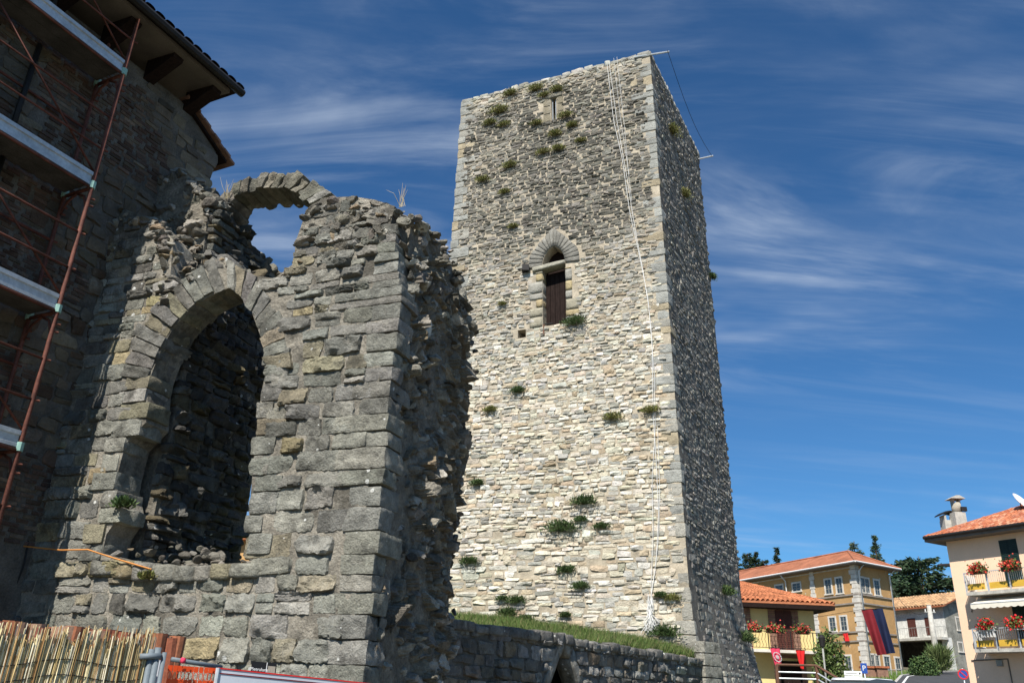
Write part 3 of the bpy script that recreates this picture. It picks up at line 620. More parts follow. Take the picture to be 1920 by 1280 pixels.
GREYS = [((.25, .244, .208), 6), ((.22, .215, .186), 5), ((.285, .275, .235), 4), ((.265, .235, .165), 2), ((.165, .158, .138), 3), ((.31, .255, .15), 1)]
ruin_sets = []
def ruin_stones(lay, keepf, frame, nrm, U, V, pal, p, nx, ny, seed, r, tight=(.9, 1.0), rough=.5, jit=.2, ns=8, darkf=None):
    cu, cv = (lay[:, 0] + lay[:, 1]) / 2, (lay[:, 2] + lay[:, 3]) / 2; keep = keepf(cu, cv, lay); lay, cu, cv = lay[keep], cu[keep], cv[keep]; Kn = len(cu); one = np.ones((Kn, 1))
    hu = (lay[:, 1] - lay[:, 0]) / 2 * r.uniform(*tight, Kn); hv = (lay[:, 3] - lay[:, 2]) / 2 * r.uniform(tight[0] - .03, tight[1], Kn); C = frame(cu, cv)
    verts, faces = cushion(C, one * U, one * V, one * nrm, hu, hv, r.uniform(*p, Kn), nx, ny, rough, jit, .06, ns, seed); cols = pick(pal, Kn, r, .15)
    if darkf is not None: cols = cols * darkf(cu, cv)[:, None]
    return dict(v=verts, f=faces, c=cols, a=screen_area(C, hu, hv, nrm))
r = np.random.default_rng(77)
ring_out = PX([(226, 706), (246, 650), (275, 596), (312, 552), (350, 520), (385, 488), (412, 470), (445, 492), (500, 515), (525, 560), (538, 620), (536, 690)])
ring_zone = ring_out + PX([(497, 690), (425, 530), (276, 712)])
def in_front(cu, cv, lay):
    ok = inside(outer, cu, cv) & ~inside(hole, cu, cv) & ~inside(ring_zone, cu, cv)
    for (i, j) in ((0, 2), (1, 2), (0, 3), (1, 3)):
        x = cu + (lay[:, i] - cu) * .7; y = cv + (lay[:, j] - cv) * .6; ok &= inside(outer, x, y) & ~inside(hole, x, y)
    return ok & (cu < -.40) & (np.random.default_rng(4).random(len(cu)) > .025)
zsplit = 5.45
zs = [0.0]
while zs[-1] < 8.2: zs.append(zs[-1] + (r.uniform(.16, .25) if zs[-1] < zsplit else r.uniform(.09, .17)))
def courses_at(zs, u0, u1, r):
    out = []
    for v0, v1 in zip(zs[:-1], zs[1:]):
        u = u0 - r.uniform(0, .3); wr = (.22, .52) if v0 < 2.5 else (.26, .62) if v0 < zsplit else (.16, .46)
        while u < u1:
            wd = r.uniform(*wr)
            if r.random() < .12 and v1 - v0 > .15: q = v0 + (v1 - v0) * r.uniform(.35, .65); out += [(u, u + wd, v0, q), (u, u + wd, q, v1)]
            else: out.append((u, u + wd, v0, v1))
            u += wd
    return np.array(out)
layF = courses_at(zs, -4.95, 0, r)
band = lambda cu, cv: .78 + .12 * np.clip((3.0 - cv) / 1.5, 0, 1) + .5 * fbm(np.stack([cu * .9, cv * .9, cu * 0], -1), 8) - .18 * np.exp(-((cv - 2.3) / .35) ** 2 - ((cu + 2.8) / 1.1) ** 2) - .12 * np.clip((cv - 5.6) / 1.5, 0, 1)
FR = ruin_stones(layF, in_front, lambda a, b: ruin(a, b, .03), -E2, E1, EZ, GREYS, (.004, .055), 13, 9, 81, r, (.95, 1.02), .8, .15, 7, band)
# reveal of the left jamb and the inner wall, in shade
layR = courses(.05, 1.2, 0, 6.4, (.14, .24), (.25, .6), r)
def jamb_keep(cu, cv, lay): return (cv < 6.2)
lj = lambda cu, cv: np.where(cv > 5.1, -3.42, -3.42)
IW = ruin_stones(courses(.6, dend, 0, 8.3, (.10, .2), (.15, .42), r), lambda a, b, l: inside([(.5, -.2), (.5, 8.1)] + iw[2:], a, b), lambda a, b: ruin(np.full(len(a), SI), b, a), E1, E2, EZ, [((.10, .097, .087), 3), ((.14, .134, .118), 3), ((.07, .067, .06), 2), ((.15, .122, .075), 1)], (.02, .10), 8, 6, 83, r, (.84, .98), .6, .25, 9)  # inner stones coloured darker, painting in the shade behind the arch
def cols_rep(S_): return S_
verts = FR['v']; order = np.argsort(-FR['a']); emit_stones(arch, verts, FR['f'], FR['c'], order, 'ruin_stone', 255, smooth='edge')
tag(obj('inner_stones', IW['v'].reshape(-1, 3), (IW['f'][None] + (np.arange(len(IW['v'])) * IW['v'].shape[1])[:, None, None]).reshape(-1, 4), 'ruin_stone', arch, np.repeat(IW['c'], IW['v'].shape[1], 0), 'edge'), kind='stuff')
# arris blocks of the pier: big worn ashlars turning the corner
for k, (z, z1_) in enumerate(zip(zs[:-1], zs[1:])):
    if z > 6.62: break
    w_ = .41 + r.choice([.0, .02, .1, .25]) * r.uniform(.6, 1.2); dpt_ = (.34 if k % 2 else .5) * r.uniform(.7, 1.1); o_ = r.uniform(-.05, .02) - .16 * max(0, (z - 5.6)); f_ = r.uniform(-.012, .02); c8 = []
    for q in (z + .003, z1_ - .003):
        c8 += [ruin(-w_, q, .3), ruin(o_, q, dpt_), ruin(o_, q, f_), ruin(-w_, q, f_ + .006)]
    X, Fc = block(c8, r.uniform(.06, .13), .04, 7, 200 + k, 7); obj('corner_block', X, Fc, 'ruin_stone', arch, tuple(pick(GREYS[:4], 1, r, .1)[0]), 'edge')
# voussoirs of the pointed arch
def resample(pts, n):
    pts = np.array(pts, float); d = np.r_[0, np.cumsum(np.linalg.norm(np.diff(pts, axis=0), axis=1))]; t = np.linspace(0, d[-1], n); return np.stack([np.interp(t, d, pts[:, 0]), np.interp(t, d, pts[:, 1])], -1)
def voussoirs(inn, out, n, d0, d1, seed, rough=.03, nm='voussoir', pal=GREYS, gap=.03, even=False):
    I, O = resample(inn, n + 1), resample(out, n + 1); rr = np.random.default_rng(seed)
    for k in range(n):
        g = gap; i0, i1 = I[k] + (I[k + 1] - I[k]) * g, I[k + 1] - (I[k + 1] - I[k]) * g; o0, o1 = O[k] + (O[k + 1] - O[k]) * g, O[k + 1] - (O[k + 1] - O[k]) * g
        e = rr.uniform(-.03, .06); oo = (o0 - i0) / np.linalg.norm(o0 - i0) * e; o0 = o0 + oo; o1 = o1 + oo; f0 = d0 - rr.uniform(-.01, .03); f1 = d1 + rr.uniform(-.06, .06); ii = oo * rr.uniform(-.6, .3); i0 = i0 - ii; i1 = i1 - ii
        c8 = [ruin(*i0, f1), ruin(*o0, f1), ruin(*o0, f0), ruin(*i0, f0), ruin(*i1, f1), ruin(*o1, f1), ruin(*o1, f0), ruin(*i1, f0)]
        X, Fc = block(c8, rr.uniform(.06, .14), rough * 1.8, 7, seed + k, 7); obj(nm, X, Fc, 'ruin_stone', arch, tuple(pick(pal, 1, rr, .15)[0]), 'edge')
voussoirs(PX([(276, 712), (296, 660), (322, 612), (360, 570), (392, 552), (420, 540)]), PX([(226, 706), (246, 650), (275, 596), (312, 552), (352, 520), (402, 484)]), 11, .005, .42, 300)
voussoirs(PX([(497, 690), (490, 640), (470, 585), (448, 552), (428, 540)]), PX([(540, 690), (532, 620), (512, 560), (480, 520), (422, 488)]), 10, .005, .42, 320)
X, Fc = block([ruin(*ruin_uv(398, 502), .5), ruin(*ruin_uv(432, 502), .5), ruin(*ruin_uv(432, 502), .02), ruin(*ruin_uv(398, 502), .02), ruin(*ruin_uv(405, 474), .4), ruin(*ruin_uv(422, 470), .4), ruin(*ruin_uv(422, 470), .05), ruin(*ruin_uv(405, 474), .05)], .15, .04, 5, 9)
obj('apex_stone', X, Fc, 'ruin_stone', arch, (.2, .19, .17), True)
# left jamb blocks standing proud into the opening, and the sill
z = 2.6; k = 0; jl = sorted([p for p in hole if p[0] < -2.9 and p[1] > 2.6], key=lambda p: p[1])
jz, js = [p[1] for p in jl], [p[0] for p in jl]
while z < 5.0:
    h = r.uniform(.17, .25); e = float(np.interp(z + h / 2, jz, js)) + r.uniform(-.03, .06); w_ = r.uniform(.22, .45)
    c8 = []
    for q in (z + .006, z + h - .01): c8 += [ruin(e - w_, q, .4), ruin(e, q, .4), ruin(e, q, .0), ruin(e - w_, q, .0)]
    X, Fc = block(c8, .08, .05, 7, 400 + k, 5); obj('jamb_block', X, Fc, 'ruin_stone', arch, tuple(pick(GREYS[:4], 1, r, .12)[0]), 'edge'); z += h; k += 1
z = 2.85; k = 0; jr = sorted([p for p in hole if p[0] > -2.2 and p[1] > 2.75], key=lambda p: p[1]); jz, js = [p[1] for p in jr], [p[0] for p in jr]
while z < 5.05:
    h = r.uniform(.17, .25); e = float(np.interp(z + h / 2, jz, js)) + r.uniform(-.05, .03); w_ = r.uniform(.2, .4)
    c8 = []
    for q in (z + .006, z + h - .01): c8 += [ruin(e, q, .4), ruin(e + w_, q, .4), ruin(e + w_, q, .0), ruin(e, q, .0)]
    X, Fc = block(c8, .08, .045, 7, 430 + k, 5); obj('jamb_block', X, Fc, 'ruin_stone', arch, tuple(pick(GREYS[:4], 1, r, .12)[0]), 'edge'); z += h; k += 1
sl = PX([(180, 1050), (270, 1062), (360, 1064), (470, 1054)]); s_ = sl[0][0]; k = 0
while s_ < sl[-1][0]:
    w_ = r.uniform(.16, .42); q = float(np.interp(s_ + w_ / 2, [a for a, b in sl], [b for a, b in sl]))
    c8 = []
    for zz_ in (q - .16, q + .02 + r.uniform(-.02, .03)): c8 += [ruin(s_, zz_, .5), ruin(s_ + w_ - .01, zz_, .5), ruin(s_ + w_ - .01, zz_, -.05), ruin(s_, zz_, -.05)]
    X, Fc = block(c8, .15, .04, 4, 460 + k, 6); obj('sill_stone', X, Fc, 'ruin_stone', arch, tuple(pick(GREYS, 1, r, .15)[0] * .85), True); s_ += w_; k += 1
# the thin upper arch
DU = .75
voussoirs(PX([(385, 432), (400, 412), (418, 390), (445, 364), (487, 353), (530, 351), (557, 362), (580, 386)], DU), PX([(366, 418), (384, 396), (408, 373), (440, 345), (480, 327), (512, 323), (552, 326), (584, 344), (618, 368)], DU), 17, DU, DU + .5, 500, .035, 'voussoir', [((.17, .16, .13), 3), ((.22, .20, .155), 2), ((.28, .27, .235), 1)], .02)
# broken rubble: sides, tops, shoulder
def scatter(n, f, size, seed, pal, name, flat=(1, .85, .6), dark=1.0):
    rr = np.random.default_rng(seed); C = f(rr, n); R = rr.uniform(*size, len(C)) * rr.choice([1, .8, 1.5, .55, .4], len(C)); V_ = rocks(C, R, seed, flat); cc = pick(pal, len(C), rr, .2) * dark; nvv = V_.shape[1]
    return tag(obj(name, V_.reshape(-1, 3), (ICO_F[None] + (np.arange(len(C)) * nvv)[:, None, None]).reshape(-1, 3), 'rubble', arch, np.repeat(cc, nvv, 0), False), kind='stuff')
RUB = [((.23, .21, .172), 4), ((.30, .278, .235), 3), ((.16, .146, .12), 3), ((.27, .21, .135), 1), ((.42, .395, .345), 1)]
def pier_side(rr, n):
    d = rr.uniform(.22, PD, n); z = rr.uniform(0, 6.9, n); prof = np.array(pier_prof[1:]); zmax = np.interp(d, [.3, .9, 1.4, 1.85, PD - .1, PD], [6.95, 7.15, 7.15, 6.8, 6.35, 5.6]); ok = z < zmax; d, z = d[ok], z[ok]
    s0_ = -.15 + (fbm(np.stack([d * 1.6, z * 1.3, d * 0], -1), 4) - .5) * .36 - np.clip(z - 6.3, 0, 2) * .2 - .08 * (d > .45) * np.clip((.9 - d) / .4, 0, 1)
    return ruin(s0_ + rr.uniform(-.04, .08, len(d)), z, d)
# the torn core: interlocked facets of stone in mortar
def torn_face(nu_, nv_, u0, u1, v0, v1, cell, fn, seed, name, pal, amp=.09):
    rr = np.random.default_rng(seed); U_, V_ = np.meshgrid(np.linspace(u0, u1, nu_), np.linspace(v0, v1, nv_)); pts = np.stack([U_.ravel(), V_.ravel()], -1); n = int((u1 - u0) * (v1 - v0) / cell ** 2)
    cp = np.stack([rr.uniform(u0, u1, n), rr.uniform(v0, v1, n)], -1); big = rr.choice([0, .035, .07, .11], n); hc = rr.normal(0, amp * .55, n); gcx = rr.normal(0, .55, (n, 2)); out = np.zeros(len(pts)); cid = np.zeros(len(pts), int); warp = pts + (np.stack([fbm(np.c_[pts * 7, pts[:, :1] * 0], 1), fbm(np.c_[pts * 7, pts[:, :1] * 0 + 9], 2)], -1) - .5) * .10
    for a in range(0, len(pts), 4000):
        q = warp[a:a + 4000]; d = np.sqrt((((q[:, None] - cp[None]) * np.array([1.0, 1.35])) ** 2).sum(-1)) - big[None] * .7; i2 = np.argpartition(d, 2, axis=1)[:, :2]; dd = np.take_along_axis(d, i2, 1); sw = dd[:, 0] > dd[:, 1]; i1 = np.where(sw, i2[:, 1], i2[:, 0]); f1 = dd.min(1); f2 = dd.max(1)
        hh = hc[i1] + np.clip((gcx[i1] * (q - cp[i1])).sum(-1), -.06, .06); gp_ = f2 - f1 < .028; out[a:a + 4000] = np.where(gp_, np.minimum(hh, -.028), hh); cid[a:a + 4000] = np.where(gp_, n, i1)
    out += (fbm(np.c_[pts * 30, pts[:, :1] * 0], 5) - .5) * .03
    P3 = fn(pts[:, 0], pts[:, 1], out); okp = np.isfinite(P3[:, 0]); P3 = np.where(okp[:, None], P3, 0); cc = np.r_[pick(pal, n, rr, .2), [(.215, .19, .15)]][cid]; fq = np.array([(j * nu_ + i, j * nu_ + i + 1, (j + 1) * nu_ + i + 1, (j + 1) * nu_ + i) for j in range(nv_ - 1) for i in range(nu_ - 1)]); fq = fq[okp[fq].all(1)]; used = np.unique(fq); mp_ = np.zeros(len(P3), int); mp_[used] = np.arange(len(used)); fq = mp_[fq]; P3 = P3[used]; cc = cc[used]
    return tag(obj(name, P3, fq, 'rubble', arch, cc, False), kind='stuff')
def pier_surf(d, z, h):
    zmax = np.interp(d, [.1, .9, 1.4, 1.85, PD - .1, PD, PD + .3], [6.85, 7.15, 7.15, 6.8, 6.4, 6.0, 5.0]); zc = z * zmax / 7.0; edge = np.clip((d - (PD - .25)) / .4, 0, 1)
    s_ = -.10 + (fbm(np.stack([d * 1.5, zc * 1.2, d * 0], -1), 4) - .5) * .40 + h - np.clip(zc - 6.3, 0, 2) * .22 - edge ** 2 * .5 - .06 * (zc < 1)
    return ruin(s_, zc, d)
torn_face(110, 330, .2, PD + .12, 0, 7.0, .125, pier_surf, 611, 'torn_core', RUB)
scatter(420, pier_side, (.04, .09), 601, RUB, 'broken_core')
def pier_top(rr, n):
    d = rr.uniform(.0, PD, n); s0_ = rr.uniform(-1.3, -.02, n); zt = np.interp(d, [0, .9, 1.4, 1.85, PD], [6.9, 7.12, 7.12, 6.75, 6.1]) - .15 * np.clip((s0_ + .35) / .35, 0, 1) + .12 * (fbm(np.stack([s0_ * 2, d * 2, d * 0], -1), 2) - .5) + .25 * np.clip((-s0_ - .5) / .8, 0, 1) * (d < 1.0)
    return ruin(s0_, zt + rr.uniform(-.12, .05, n), d)
scatter(700, pier_top, (.045, .10), 602, RUB, 'broken_top')
def front_crown(rr, n):
    s0_ = rr.uniform(-1.52, -.15, n); z = rr.uniform(6.35, 7.15, n); k_ = inside(outer, s0_, z); return ruin(s0_[k_], z[k_], rr.uniform(.02, .12, k_.sum()))
def crown_surf(s_, z, h):
    ins = inside(outer, s_, z) & (s_ < -.2); return ruin(s_, z, np.where(ins, .04 - h * .8 - (fbm(np.stack([s_ * 2, z * 2, s_ * 0], -1), 6) - .5) * .12, np.nan))
torn_face(110, 70, -1.6, -.12, 6.45, 7.2, .12, crown_surf, 612, 'torn_crown', RUB)
scatter(110, front_crown, (.04, .10), 603, RUB, 'broken_crown', (1.25, .7, .5))
def shoulder_f(rr, n):
    s0_ = rr.uniform(-4.75, -3.0, n); z = rr.uniform(6.3, 8.2, n); k_ = inside(shoulder, s0_, z); s0_, z = s0_[k_], z[k_]
    d = .55 - np.clip((7.5 - z) / 1.3, -.1, .6) * np.clip((-3.3 - s0_) / .8, 0, 1) * .6 + rr.uniform(-.05, .08, len(z)); return ruin(s0_, z, d)
def sh_surf(s_, z, h):
    ins = inside(shoulder, s_, z); d = .52 - np.clip((7.5 - z) / 1.3, -.1, .6) * np.clip((-3.3 - s_) / .8, 0, 1) * .6; return ruin(s_, z, np.where(ins, d - h * .9, np.nan))
torn_face(140, 130, -5.0, -2.9, 6.2, 8.25, .14, sh_surf, 613, 'torn_shoulder', RUB)
scatter(330, shoulder_f, (.04, .11), 604, RUB, 'broken_shoulder', (1.15, .8, .55))
def shoulder_top(rr, n):
    ed = np.array([(a, b) for a, b in shoulder[1:8]]); t_ = rr.uniform(0, len(ed) - 1.001, n); i_ = t_.astype(int); q = ed[i_] + (ed[i_ + 1] - ed[i_]) * (t_ - i_)[:, None]; return ruin(q[:, 0] + rr.normal(0, .03, n), q[:, 1] + rr.normal(0, .05, n), rr.uniform(.5, 1.3, n))
scatter(380, shoulder_top, (.05, .11), 605, RUB, 'broken_ledge')
def iw_edge(rr, n):
    ed = np.array([(d, z) for d, z in iw[1:-1]]); t_ = rr.uniform(0, len(ed) - 1.001, n); i_ = t_.astype(int); q = ed[i_] + (ed[i_ + 1] - ed[i_]) * (t_ - i_)[:, None]; return ruin(SI - rr.uniform(-.03, 1.1, n), q[:, 1] + rr.normal(0, .05, n), q[:, 0] + rr.normal(0, .03, n))
scatter(420, iw_edge, (.06, .13), 606, RUB, 'broken_inner_edge', (1, .8, .5), .8)
def arch_flank(rr, n):
    a = np.array(PX([(318, 540), (352, 520), (385, 500), (412, 485), (440, 502), (478, 517), (512, 522), (548, 495), (553, 450), (567, 410), (582, 386)])); t_ = rr.uniform(0, len(a) - 1.001, n); i_ = t_.astype(int); q = a[i_] + (a[i_ + 1] - a[i_]) * (t_ - i_)[:, None]; return ruin(q[:, 0] + rr.normal(.02, .03, n), q[:, 1] + rr.normal(0, .03, n), rr.uniform(.05, .55, n))
scatter(260, arch_flank, (.05, .11), 607, RUB, 'broken_flank', (1.2, .8, .45))
def front_shoulder(rr, n):
    a = np.array([(-4.9, 7.3)] + PX([(236, 394), (290, 414), (320, 448), (315, 520), (317, 548)])); t_ = rr.uniform(0, len(a) - 1.001, n); i_ = t_.astype(int); q = a[i_] + (a[i_ + 1] - a[i_]) * (t_ - i_)[:, None]; w1 = rr.uniform(0, 1, n); return ruin(q[:, 0] + rr.normal(-.05, .06, n), q[:, 1] + rr.normal(.0, .04, n) - .12 * w1, rr.uniform(.0, .6, n) * (1 - w1) )
scatter(420, front_shoulder, (.045, .10), 609, RUB, 'broken_step', (1.25, .8, .5))
def sill_rub(rr, n): return ruin(rr.uniform(-3.5, -2.0, n), 2.72 + rr.uniform(-.05, .35, n) * np.clip(1.2 - rr.random(n), 0, 1), rr.uniform(.1, .9, n))
scatter(90, sill_rub, (.05, .10), 608, RUB, 'fallen_sill_rubble', dark=.8)

# ================================================================== OLD HOUSE WITH SCAFFOLD (left edge)
BD = np.array([.5, 1.0, 0]); BD /= np.linalg.norm(BD); BN = np.array([BD[1], -BD[0], 0]); BP = np.array([-5.63, 10.0, 0])
def hw(a, z, o=0.0):
    a = np.asarray(a, float); return BP + BD * a[..., None] + BN * np.asarray(o, float)[..., None] + EZ * np.asarray(z, float)[..., None]
house = thing('old_house', 'old brick and stone house with deep eaves behind the scaffolding', 'house', hw(-3, 0))
m = MB(); m.prism([hw(-7, -.2), hw(1.42, -.2), hw(1.42, 9.62), hw(.66, 10.02), hw(-7, 10.05)], -BN * 6); m.build('house_core', 'mortar_dark', house)
r = np.random.default_rng(91)
brick_zone = lambda a, z: fbm(np.stack([a * .55, z * .8, a * 0], -1), 12) > (.50 + .16 * np.clip((a + .6) / 1.2, -1, 1))
layB = courses(-3.6, 1.38, 3.0, 10.0, (.055, .066), (.2, .26), r); cu, cv = (layB[:, 0] + layB[:, 1]) / 2, (layB[:, 2] + layB[:, 3]) / 2; kb = brick_zone(cu, cv) & (cv < np.interp(cu, [-9, .66, 1.42], [10, 9.95, 9.55]))
layS = courses(-3.6, 1.38, 3.0, 10.0, (.13, .26), (.18, .42), r); su, sv = (layS[:, 0] + layS[:, 1]) / 2, (layS[:, 2] + layS[:, 3]) / 2; ks = ~brick_zone(su, sv) & (sv < np.interp(su, [-9, .66, 1.42], [9.9, 9.85, 9.45])) & (su < 1.3)
def wall_set(lay, keep, p, nx, ny, pal, seed, tight, jit):
    lay = lay[keep]; cu, cv = (lay[:, 0] + lay[:, 1]) / 2, (lay[:, 2] + lay[:, 3]) / 2; Kn = len(cu); one = np.ones((Kn, 1)); hu = (lay[:, 1] - lay[:, 0]) / 2 * r.uniform(*tight, Kn); hv = (lay[:, 3] - lay[:, 2]) / 2 * r.uniform(*tight, Kn); C = hw(cu, cv)
    v, f = cushion(C, one * BD, one * EZ, one * BN, hu, hv, r.uniform(*p, Kn), nx, ny, .3, jit, .05, 9, seed); return v, f, pick(pal, Kn, r, .18), np.argsort(-screen_area(C, hu, hv, BN))
v, f, c, o_ = wall_set(layS, ks, (.012, .045), 6, 5, [((.145, .12, .085), 3), ((.125, .11, .088), 3), ((.17, .14, .10), 2), ((.11, .075, .052), 1)], 92, (.86, .98), .25); emit_stones(house, v, f, c, o_, 'tower_stone', 240, smooth='edge')
v, f, c, o_ = wall_set(layB, kb, (.006, .02), 3, 3, [((.10, .064, .048), 4), ((.12, .082, .06), 3), ((.09, .058, .045), 2), ((.14, .11, .08), 2)], 93, (.9, .96), .1); emit_stones(house, v, f, c, o_, 'tower_stone', 60, 'brick', 'bricks', False)
z = 3.0; k = 0
while z < 9.45:                                                    # end stones of the wall against the sky
    h = r.uniform(.14, .3); ln = r.uniform(.3, .55); e = 1.42 + r.uniform(-.05, .07); c8 = []
    for q in (z + .01, z + h - .01): c8 += [hw(e - ln, q, -.4), hw(e, q, -.4), hw(e, q, .03), hw(e - ln, q, .03)]
    X, Fc = block(c8, .12, .04, 5, 700 + k); obj('end_stone', X, Fc, 'tower_stone', house, tuple(pick([((.22, .18, .125), 1), ((.18, .16, .13), 1)], 1, r, .12)[0]), 'edge'); z += h; k += 1
m = MB(); m.hexa([hw(.60, 10.02, -.5), hw(1.62, 9.52, -.5), hw(1.62, 9.52, .06), hw(.60, 10.02, .06), hw(.60, 10.06, -.5), hw(1.62, 9.56, -.5), hw(1.62, 9.56, .06), hw(.60, 10.06, .06)]); m.build('verge_board', 'dark_wood', house)
for k in range(9):
    a = .62 + k * .125; zt = 10.1 - (a - .6) * .49
    m = MB(); f4 = [hw(a - .02, zt, -.4), hw(a + .13, zt - .06, -.4), hw(a + .13, zt - .06, .11 + .02 * (k % 2)), hw(a - .02, zt, .11 + .02 * (k % 2))]; m.hexa(f4 + [q + EZ * .045 for q in f4]); m.build('verge_tile', 'brick_trim', house)
# eaves: soffit, rafters, gutter, edge tiles
ea = 1.0; oz = 10.28; ov = .74
m = MB(); m.hexa([hw(-7, oz - .02, -.3), hw(ea - .12, oz - .02, -.3), hw(ea - .12, oz - .09, ov - .06), hw(-7, oz - .09, ov - .06), hw(-7, oz + .05, -.3), hw(ea - .12, oz + .05, -.3), hw(ea - .12, oz - .02, ov - .06), hw(-7, oz - .02, ov - .06)]); m.build('soffit', 'soffit', house)
rf_ = MB(); rf_.hexa([hw(-7, oz + .06, -6), hw(ea, oz + .06, -6), hw(ea, oz - .01, ov), hw(-7, oz - .01, ov), hw(-7, oz + 1.7, -6), hw(ea, oz + 1.7, -6), hw(ea, oz + .06, ov), hw(-7, oz + .06, ov)]); roof = rf_.build('roof', 'dark_wood', house)
for k in range(9):
    a = .72 - k * .78
    m = MB(); m.prism([hw(a - .09, oz - .04, 0), hw(a - .09, oz - .09, ov - .16), hw(a - .09, oz - .15, ov - .18), hw(a - .09, oz - .38, 0)], BD * .18); m.build('corbel', 'dark_wood', house)
m = MB(); m.tube([hw(-7, oz - .02, ov + .05), hw(ea + .04, oz - .02, ov + .05)], .065, 8); m.build('gutter', 'iron_dark', house)
m = MB(); m.tube([hw(ea - .02, oz + .06, ov + .05), hw(ea - .02, oz + .1, ov - .5)], .06, 8); m.build('roof_edge', 'iron_dark', house)
tp = MB()
for k in range(7): a0_ = math.pi * k / 6; tp.v.append((.085 * math.cos(a0_), 0, .04 * math.sin(a0_))); tp.v.append((.07 * math.cos(a0_), -.42, .035 * math.sin(a0_)))
tile_f = [(2 * k, 2 * k + 1, 2 * k + 3, 2 * k + 2) for k in range(6)]
for k in range(42):
    a = ea - .05 - k * .18; m = MB(); pts = [hw(a, oz + .06, ov + .08) + BD * p[0] + BN * p[1] + EZ * (p[2] - p[1] * .22) for p in tp.v]; m.add(pts, tile_f); m.build('eave_tile', 'dark_wood', house, True)

# scaffold: each lift is part of one thing
scaf = thing('scaffold', 'rusty tube scaffold with galvanised decks against the old house', 'scaffold', hw(-2, 0, .4))
LV = [2.28, 4.0, 5.71, 7.47, 9.31]; OO, OI = .6, .08; BAY = [-.84, -2.62, -4.4]
for a in BAY:
    for o in (OO, OI):
        m = MB(); m.tube([hw(a, 0, o), hw(a, 4.6, o), hw(a, 13.0, o)], .026, 8); p_ = m.build('standard', 'rust_pipe', scaf, True)
        for lv in LV: m = MB(); q = hw(a, lv - .06, o); m.tube([q - EZ * .05, q + EZ * .05], .043, 8); m.build('coupler', 'clamp_green', p_)
        for lv in LV:
            for dz_ in (-.35, -.25, .5, 1.0):
                m = MB(); q = hw(a, lv + dz_, o); m.tube([q, q + BD * .07 + BN * .02], .016, 5); m.build('wedge', 'rust_pipe', p_)
for i, lv in enumerate(LV):
    for a in BAY:
        m = MB(); m.tube([hw(a, lv - .1, OI), hw(a, lv - .1, OO)], .024, 6); m.tube([hw(a, lv - .42, OO), hw(a, lv - .2, OO - .1), hw(a, lv - .1, OO - .3)], .018, 5); m.tube([hw(a, lv - .42, OI), hw(a, lv - .2, OI + .1), hw(a, lv - .1, OI + .3)], .018, 5); m.build('transom', 'rust_pipe', scaf, True)
    for b in range(len(BAY) - 1):
        a1, a0_ = BAY[b], BAY[b + 1]
        for j in range(2):
            o0, o1 = OI + .02 + j * .245, OI + .02 + j * .245 + .235
            m = MB(); f4 = [hw(a0_ + .03, lv - .06, o0), hw(a1 - .03, lv - .06, o0), hw(a1 - .03, lv - .06, o1), hw(a0_ + .03, lv - .06, o1)]; m.hexa(f4 + [q + EZ * .05 for q in f4]); m.build('deck_board', 'deck_under', scaf)
        m = MB(); c = [(OO - .03, -.07), (OO + .005, -.07), (OO + .005, -.03), (OO - .015, -.02), (OO - .015, .06), (OO + .005, .07), (OO + .005, .12), (OO - .03, .12)]
        m.prism([hw(a0_ + .03, lv + z_, o) for o, z_ in c], BD * (a1 - a0_ - .06)); m.build('toe_board', 'galvanised', scaf)
        m = MB(); m.tube([hw(a0_, lv - .1, OO), hw(a1, lv - .1, OO)], .02, 6); m.build('ledger', 'rust_pipe', scaf, True)
        for gz in (.5, 1.0):
            m = MB(); m.tube([hw(a0_, lv + gz, OO), hw(a1, lv + gz, OO)], .0145, 6); m.build('guard_rail', 'rust_pipe', scaf, True)
        m = MB(); m.tube([hw(a0_, lv + 1.55, OO - .03), hw(a1, lv + .14, OO - .03)], .014, 6); m.build('brace', 'rust_pipe', scaf, True)
        m = MB(); m.tube([hw(a0_, lv + 1.0, OI), hw(a1, lv + 1.0, OI)], .02, 6); m.build('inner_rail', 'rust_pipe', scaf, True)
        m = MB(); m.tube([hw(a0_ + .9, lv, OI + .02), hw(a0_ + .9, lv + 1.7, OI + .02)], .035, 6); m.build('inner_upright', 'iron_dark', scaf, True)

# ================================================================== THE STREET ON THE RIGHT
def gz(p): return float(ground_z(p[0], p[1]))
def window(F, parent, a, z, w_, h, frame='stone_trim', glass='glass_dark', deep=.12, name='window', lights=True, bars=2):
    """stone surround with sill, recessed dark pane and glazing bars"""
    f = MB(); t = .16
    F.box(f, a - w_ / 2 - t, a - w_ / 2, z - .02, z + h, -.1, .05); F.box(f, a + w_ / 2, a + w_ / 2 + t, z - .02, z + h, -.1, .05); F.box(f, a - w_ / 2 - t, a + w_ / 2 + t, z + h + .002, z + h + t, -.1, .055)
    o = f.build(name, frame, parent); F.one('sill', frame, o, a - w_ / 2 - t - .05, a + w_ / 2 + t + .05, z - .14, z - .022, -.1, .13); F.one('pane', glass, o, a - w_ / 2, a + w_ / 2, z - .01, z + h, -.1, .006)
    b = MB(); F.box(b, a - .03, a + .03, z, z + h, .007, .025)
    for k in range(bars): zz_ = z + h * (k + 1) / (bars + 1); F.box(b, a - w_ / 2, a + w_ / 2, zz_ - .022, zz_ + .022, .0065, .022)
    b.build('glazing_bar', 'pole_grey', o); return o
